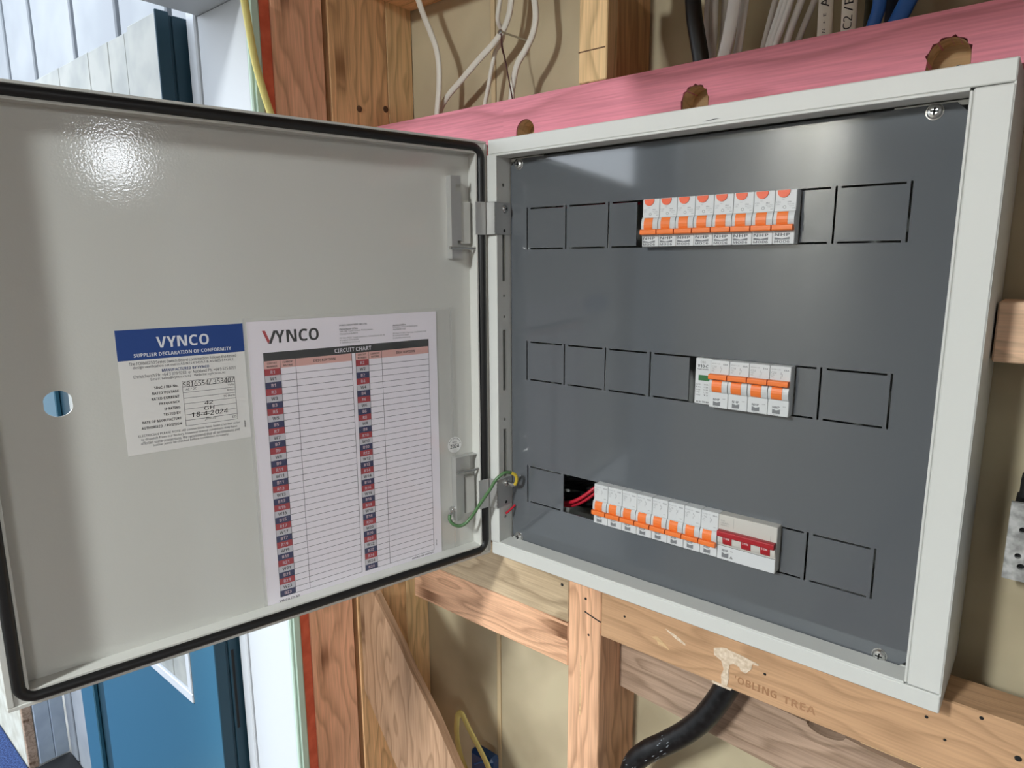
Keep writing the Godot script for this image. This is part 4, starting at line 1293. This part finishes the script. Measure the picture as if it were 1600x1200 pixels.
func build_cables():
	var g := "white cables hanging in the bay above the pink rail"
	cable("white_cable", path([[-190, 223], [-176, 191], [-162, 164], [-152, 142], [-148, 120], [-149, 92], [-154, 60], [-155, 48.5]], -70), 4.6, 2.6, M.cable_white, "white flat cable nearest the corner post, bulging to the right", "cable", g)
	cable("white_cable", path([[-24, 223], [-30, 177], [-34, 160], [-43, 146], [-57, 135], [-83, 120], [-122, 96], [-144, 82], [-157, 68], [-160, 48.5]], -80), 4.6, 2.6, M.cable_white, "white flat cable slanting down left to the corner cable", "cable", g)
	cable("white_cable", path([[-33, 223, -66], [-39, 178, -70], [-45, 155, -72], [-50, 143, -88], [-58, 136, -92], [-66, 129, -92], [-71, 113, -91], [-79, 82, -90], [-84, 66, -90], [-86, 48.5, -90]], 0), 3.2, 2.4, M.cable_white, "thin white cable passing behind the slanting one", "cable", g)
	cable("white_cable", path([[10, 223], [14, 164], [16, 146], [12, 129], [1, 113], [-12, 99], [-18, 83], [-22, 61], [-23, 48.5]], -70), 4.4, 2.6, M.cable_white, "white flat cable bowed right, nearest the batten", "cable", g)
	# bent nail with its tie wire
	var o := thing("bent_nail", "rusty nail with a twisted tie wire above the pink rail", "nail", Vector3(-22, 92, -60))
	var b := mb(); b.tube([Vector3(-29, 138, -118), Vector3(-31, 137, -62)], 1.2, 1.2, 8); b.lathe([[0.0, -1.0], [3.4, -1.0], [3.4, 0.4], [2.4, 1.2], [0.0, 1.4]], Vector3(-32, 137, -61), Vector3(0.1, 0.3, 0.95).normalized(), 14); part(b, "nail", M.steel, o)
	b = mb(); b.tube(smooth([Vector3(-31, 136, -62), Vector3(-27, 116, -60), Vector3(-24, 106, -60), Vector3(-19, 82, -61), Vector3(-14, 58, -62), Vector3(-12, 48.5, -62)]), 0.9, 0.9, 6); b.tube(smooth([Vector3(-30, 133, -61), Vector3(-26.5, 113, -58.5), Vector3(-23.4, 107, -58), Vector3(-22.6, 101, -58.5)]), 0.7, 0.7, 6); part(b, "tie_wire", M.maroon, o)
	# right bay
	cable("black_cable", path([[212, 260], [214, 118], [216, 103], [220, 84], [225, 61], [227, 48.5]], -70), 8.6, 4.0, M.cable_black, "thick black cable right of the stud above the pink rail")
	var h := "white cables of the right bay above the pink rail"
	var list := [
		[[[221, 260], [222, 120], [222, 98], [226, 67], [228, 48.5]], -86.0, 2.6, 2.4, "bright", "thin white cable touching the black cable"],
		[[[226, 260], [226, 119], [226, 96], [227.5, 67], [229, 48.5]], -90.0, 2.8, 2.4, "bright", "second thin white cable right of the black cable"],
		[[[231, 260], [231, 119], [231.5, 96], [231, 66], [231, 48.5]], -85.0, 3.2, 2.6, "bright", "third white cable right of the black cable"],
		[[[236, 260], [236, 120], [236.5, 101], [234, 67], [233, 48.5]], -96.0, 3.4, 2.4, "bright", "white cable behind the wide printed flat cable, right of the black one"],
		[[[262, 260], [258, 108], [256, 91], [253, 73], [249, 56], [247.5, 48.5]], -68.0, 6.6, 2.6, "bright", "wide printed flat white cable above the middle notch"],
		[[[265, 260], [264, 109], [262, 88], [259.5, 64], [258, 48.5]], -78.0, 4.2, 2.6, "bright", "white cable tucked behind the wide printed cable"],
		[[[300, 260], [288, 106], [284, 89], [279.5, 68], [276, 48.5]], -92.0, 3.0, 2.4, "bright", "leftmost white cable of the fanned bundle"],
		[[[314, 200], [301, 110], [294, 86], [288, 66], [284, 48.5]], -82.0, 3.0, 2.4, "bright", "first bright cable of the fanned bundle"],
		[[[318, 200], [306, 108], [299, 84], [292, 64], [288, 48.5]], -78.0, 3.0, 2.4, "bright", "second bright cable of the fanned bundle"],
		[[[322, 200], [311, 106], [304, 82], [297, 62], [293, 48.5]], -75.0, 3.0, 2.4, "bright", "third bright cable of the fanned bundle"],
		[[[334, 200], [317, 99], [311, 82], [306, 66], [302, 48.5]], -80.0, 3.6, 2.6, "bright", "fourth bright cable of the fanned bundle"],
		[[[345, 200], [327, 101], [320, 83], [314, 67], [309, 48.5]], -88.0, 3.0, 2.4, "bright", "rightmost white cable of the fanned bundle"]]
	for q in list:
		cable("white_cable", path(q[0], q[1]), q[2], q[3], M.cable_bright, q[5], "cable", h)
	# two cables with handwritten sleeves
	for q in [[342.5, "A", "N + E", "hand-lettered white cable sleeve reading A above small marks"], [362.0, "/B", "C2", "hand-lettered white cable sleeve reading C2/B"]]:
		var s := thing("marked_cable", q[3], "cable", Vector3(q[0], 48.5, -65))
		b = mb(); b.tube([Vector3(q[0] - 0.6, 240, -66), Vector3(q[0] - 0.4, 90, -66), Vector3(q[0] + 0.6, 48.5, -66)], 6.4, 2.2, 14); part(b, "sleeve", M.cable_white, s)
		b = mb()
		if q[1] == "A":
			text(b, "A", q[0] - 0.5, 85.0, 8.0, 7.0, -63.6, Color(0.08, 0.08, 0.1), plain_font, 1, 0.0, PI / 2)
			text(b, "N  +  E", q[0], 68.0, 16.0, 2.6, -63.6, Color(0.2, 0.2, 0.22), plain_font, 1, 0.0, PI / 2)
		else:
			text(b, "/B", q[0] - 0.3, 79.5, 13.0, 7.2, -63.6, Color(0.07, 0.07, 0.09), plain_font, 1, 0.0, PI / 2)
			text(b, "C2", q[0] - 0.3, 64.5, 11.0, 7.0, -63.6, Color(0.07, 0.07, 0.09), plain_font, 1, 0.0, PI / 2)
		part(b, "handwriting", M.ink, s)
	cable("olive_cable", path([[372, 240], [371, 88], [371, 66], [371, 48.5]], -92), 3.4, 2.6, M.olive, "dull olive cable between the marked cable and the blue one")
	cable("maroon_cable", path([[377, 240], [376, 87], [376, 66], [376, 48.5]], -94), 3.6, 2.6, M.maroon, "dull maroon cable between the olive and blue cables")
	cable("blue_cable", path([[384, 240], [384, 90], [384, 72], [381, 60], [379, 48.5]], -70), 5.6, 3.2, M.blue, "bright blue cable left of the dark navy one")
	cable("navy_cable", path([[393, 240], [392, 90], [391, 66], [391, 48.5]], -88), 6.0, 3.0, M.navy, "dark navy cable between the two blue cables")
	cable("blue_cable", path([[424, 160], [409, 82], [404, 71], [399, 60], [393, 48.5]], -72), 7.2, 3.2, M.blue, "slanting bright blue cable, the last on the right")
	# yellow cable down the door frame
	b = mb()
	b.tube(smooth([Vector3(-236, 260, 172), Vector3(-236, 161, 155), Vector3(-236, 128, 151), Vector3(-236, 94, 146), Vector3(-236, 63, 138), Vector3(-237, 40, 130), Vector3(-238, -40, 105), Vector3(-240, -200, 96), Vector3(-242, -520, 92)]), 5.0, 2.8, 10, false, Vector3(1, 0, 0))
	solo(b, "yellow_cable", M.cable_yellow, "yellow cable hanging down beside the white door frame", "cable", Vector3(-240, -520, 96))
	# yellow cable loop with blue connector, bottom centre
	b = mb()
	b.tube(path([[-96, -985], [-112, -955], [-124, -937], [-136, -915], [-142, -890], [-142, -864], [-138, -847], [-131, -841], [-124, -849], [-112, -864], [-92, -886], [-79, -902], [-60, -940], [-58, -985]], -70), 5.4, 2.6, 10)
	solo(b, "yellow_cable", M.cable_yellow, "yellow cable bent into a sharp loop beside the brace", "cable", Vector3(-100, -985, -70))
	var cn := thing("blue_connector", "blue plastic connector box beside the yellow cable loop", "connector", Vector3(-92, -985, -82))
	b = mb(); b.box(-121, -74, -985, -902, -98, -76, 5); part(b, "body", M.blue_deep, cn)
	b = mb(); b.tube([Vector3(-110, -925, -75.6), Vector3(-98, -915, -75.4), Vector3(-86, -908, -75.6)], 1.2, 0.8, 6); part(b, "moulded_rib", M.blue, cn)
	# black pipe dropping from the rail
	b = mb()
	b.tube(path([[302, -581.5], [290, -610], [273, -643], [251, -673], [224, -702], [204, -722], [188, -745], [180, -775], [178, -840], [178, -1000]], -48), 13.0, 13.0, 20)
	var pp := solo(b, "black_pipe", M.pipe, "dusty black pipe curving down from under the stamped rail", "pipe", Vector3(178, -1000, -48))
	var rng := RandomNumberGenerator.new()
	rng.seed = 7
	b = mb()
	for i in 46:
		var t := rng.randf()
		var c := Vector2(lerpf(250, 184, t), lerpf(-684, -752, t) + rng.randf_range(-9, 9))
		var lx := rng.randf_range(2.0, 7.0)
		var dy := rng.randf_range(-9, 9)
		var axis := Vector3(lerpf(240, 184, t), lerpf(-684, -750, t), -48)
		var dirn := Vector3(-0.68, -0.73, 0)
		var nrm := Vector3(0.73, -0.68, 0)
		var an := deg_to_rad(dy * 6.0 + 10.0)
		var rad := nrm * sin(an) * -1.0 + Vector3(0, 0, 1) * cos(an)
		var p := axis + rad * 13.05
		var sdir := dirn.cross(rad).normalized()
		b.face([p - dirn * lx * 0.5, p + sdir * 0.6, p + dirn * lx * 0.5, p - sdir * 0.6], rad)
	var fl := part(b, "paint_flecks", mat(Color(0.5, 0.52, 0.54), 0.8), pp)
	fl.set_meta("kind", "stuff")
	cable("bent_staple", [Vector3(39, -640, -117), Vector3(39, -641, -108), Vector3(41, -646, -105)], 1.2, 1.2, M.dark, "small bent nail in the lining board left of the stud", "nail")
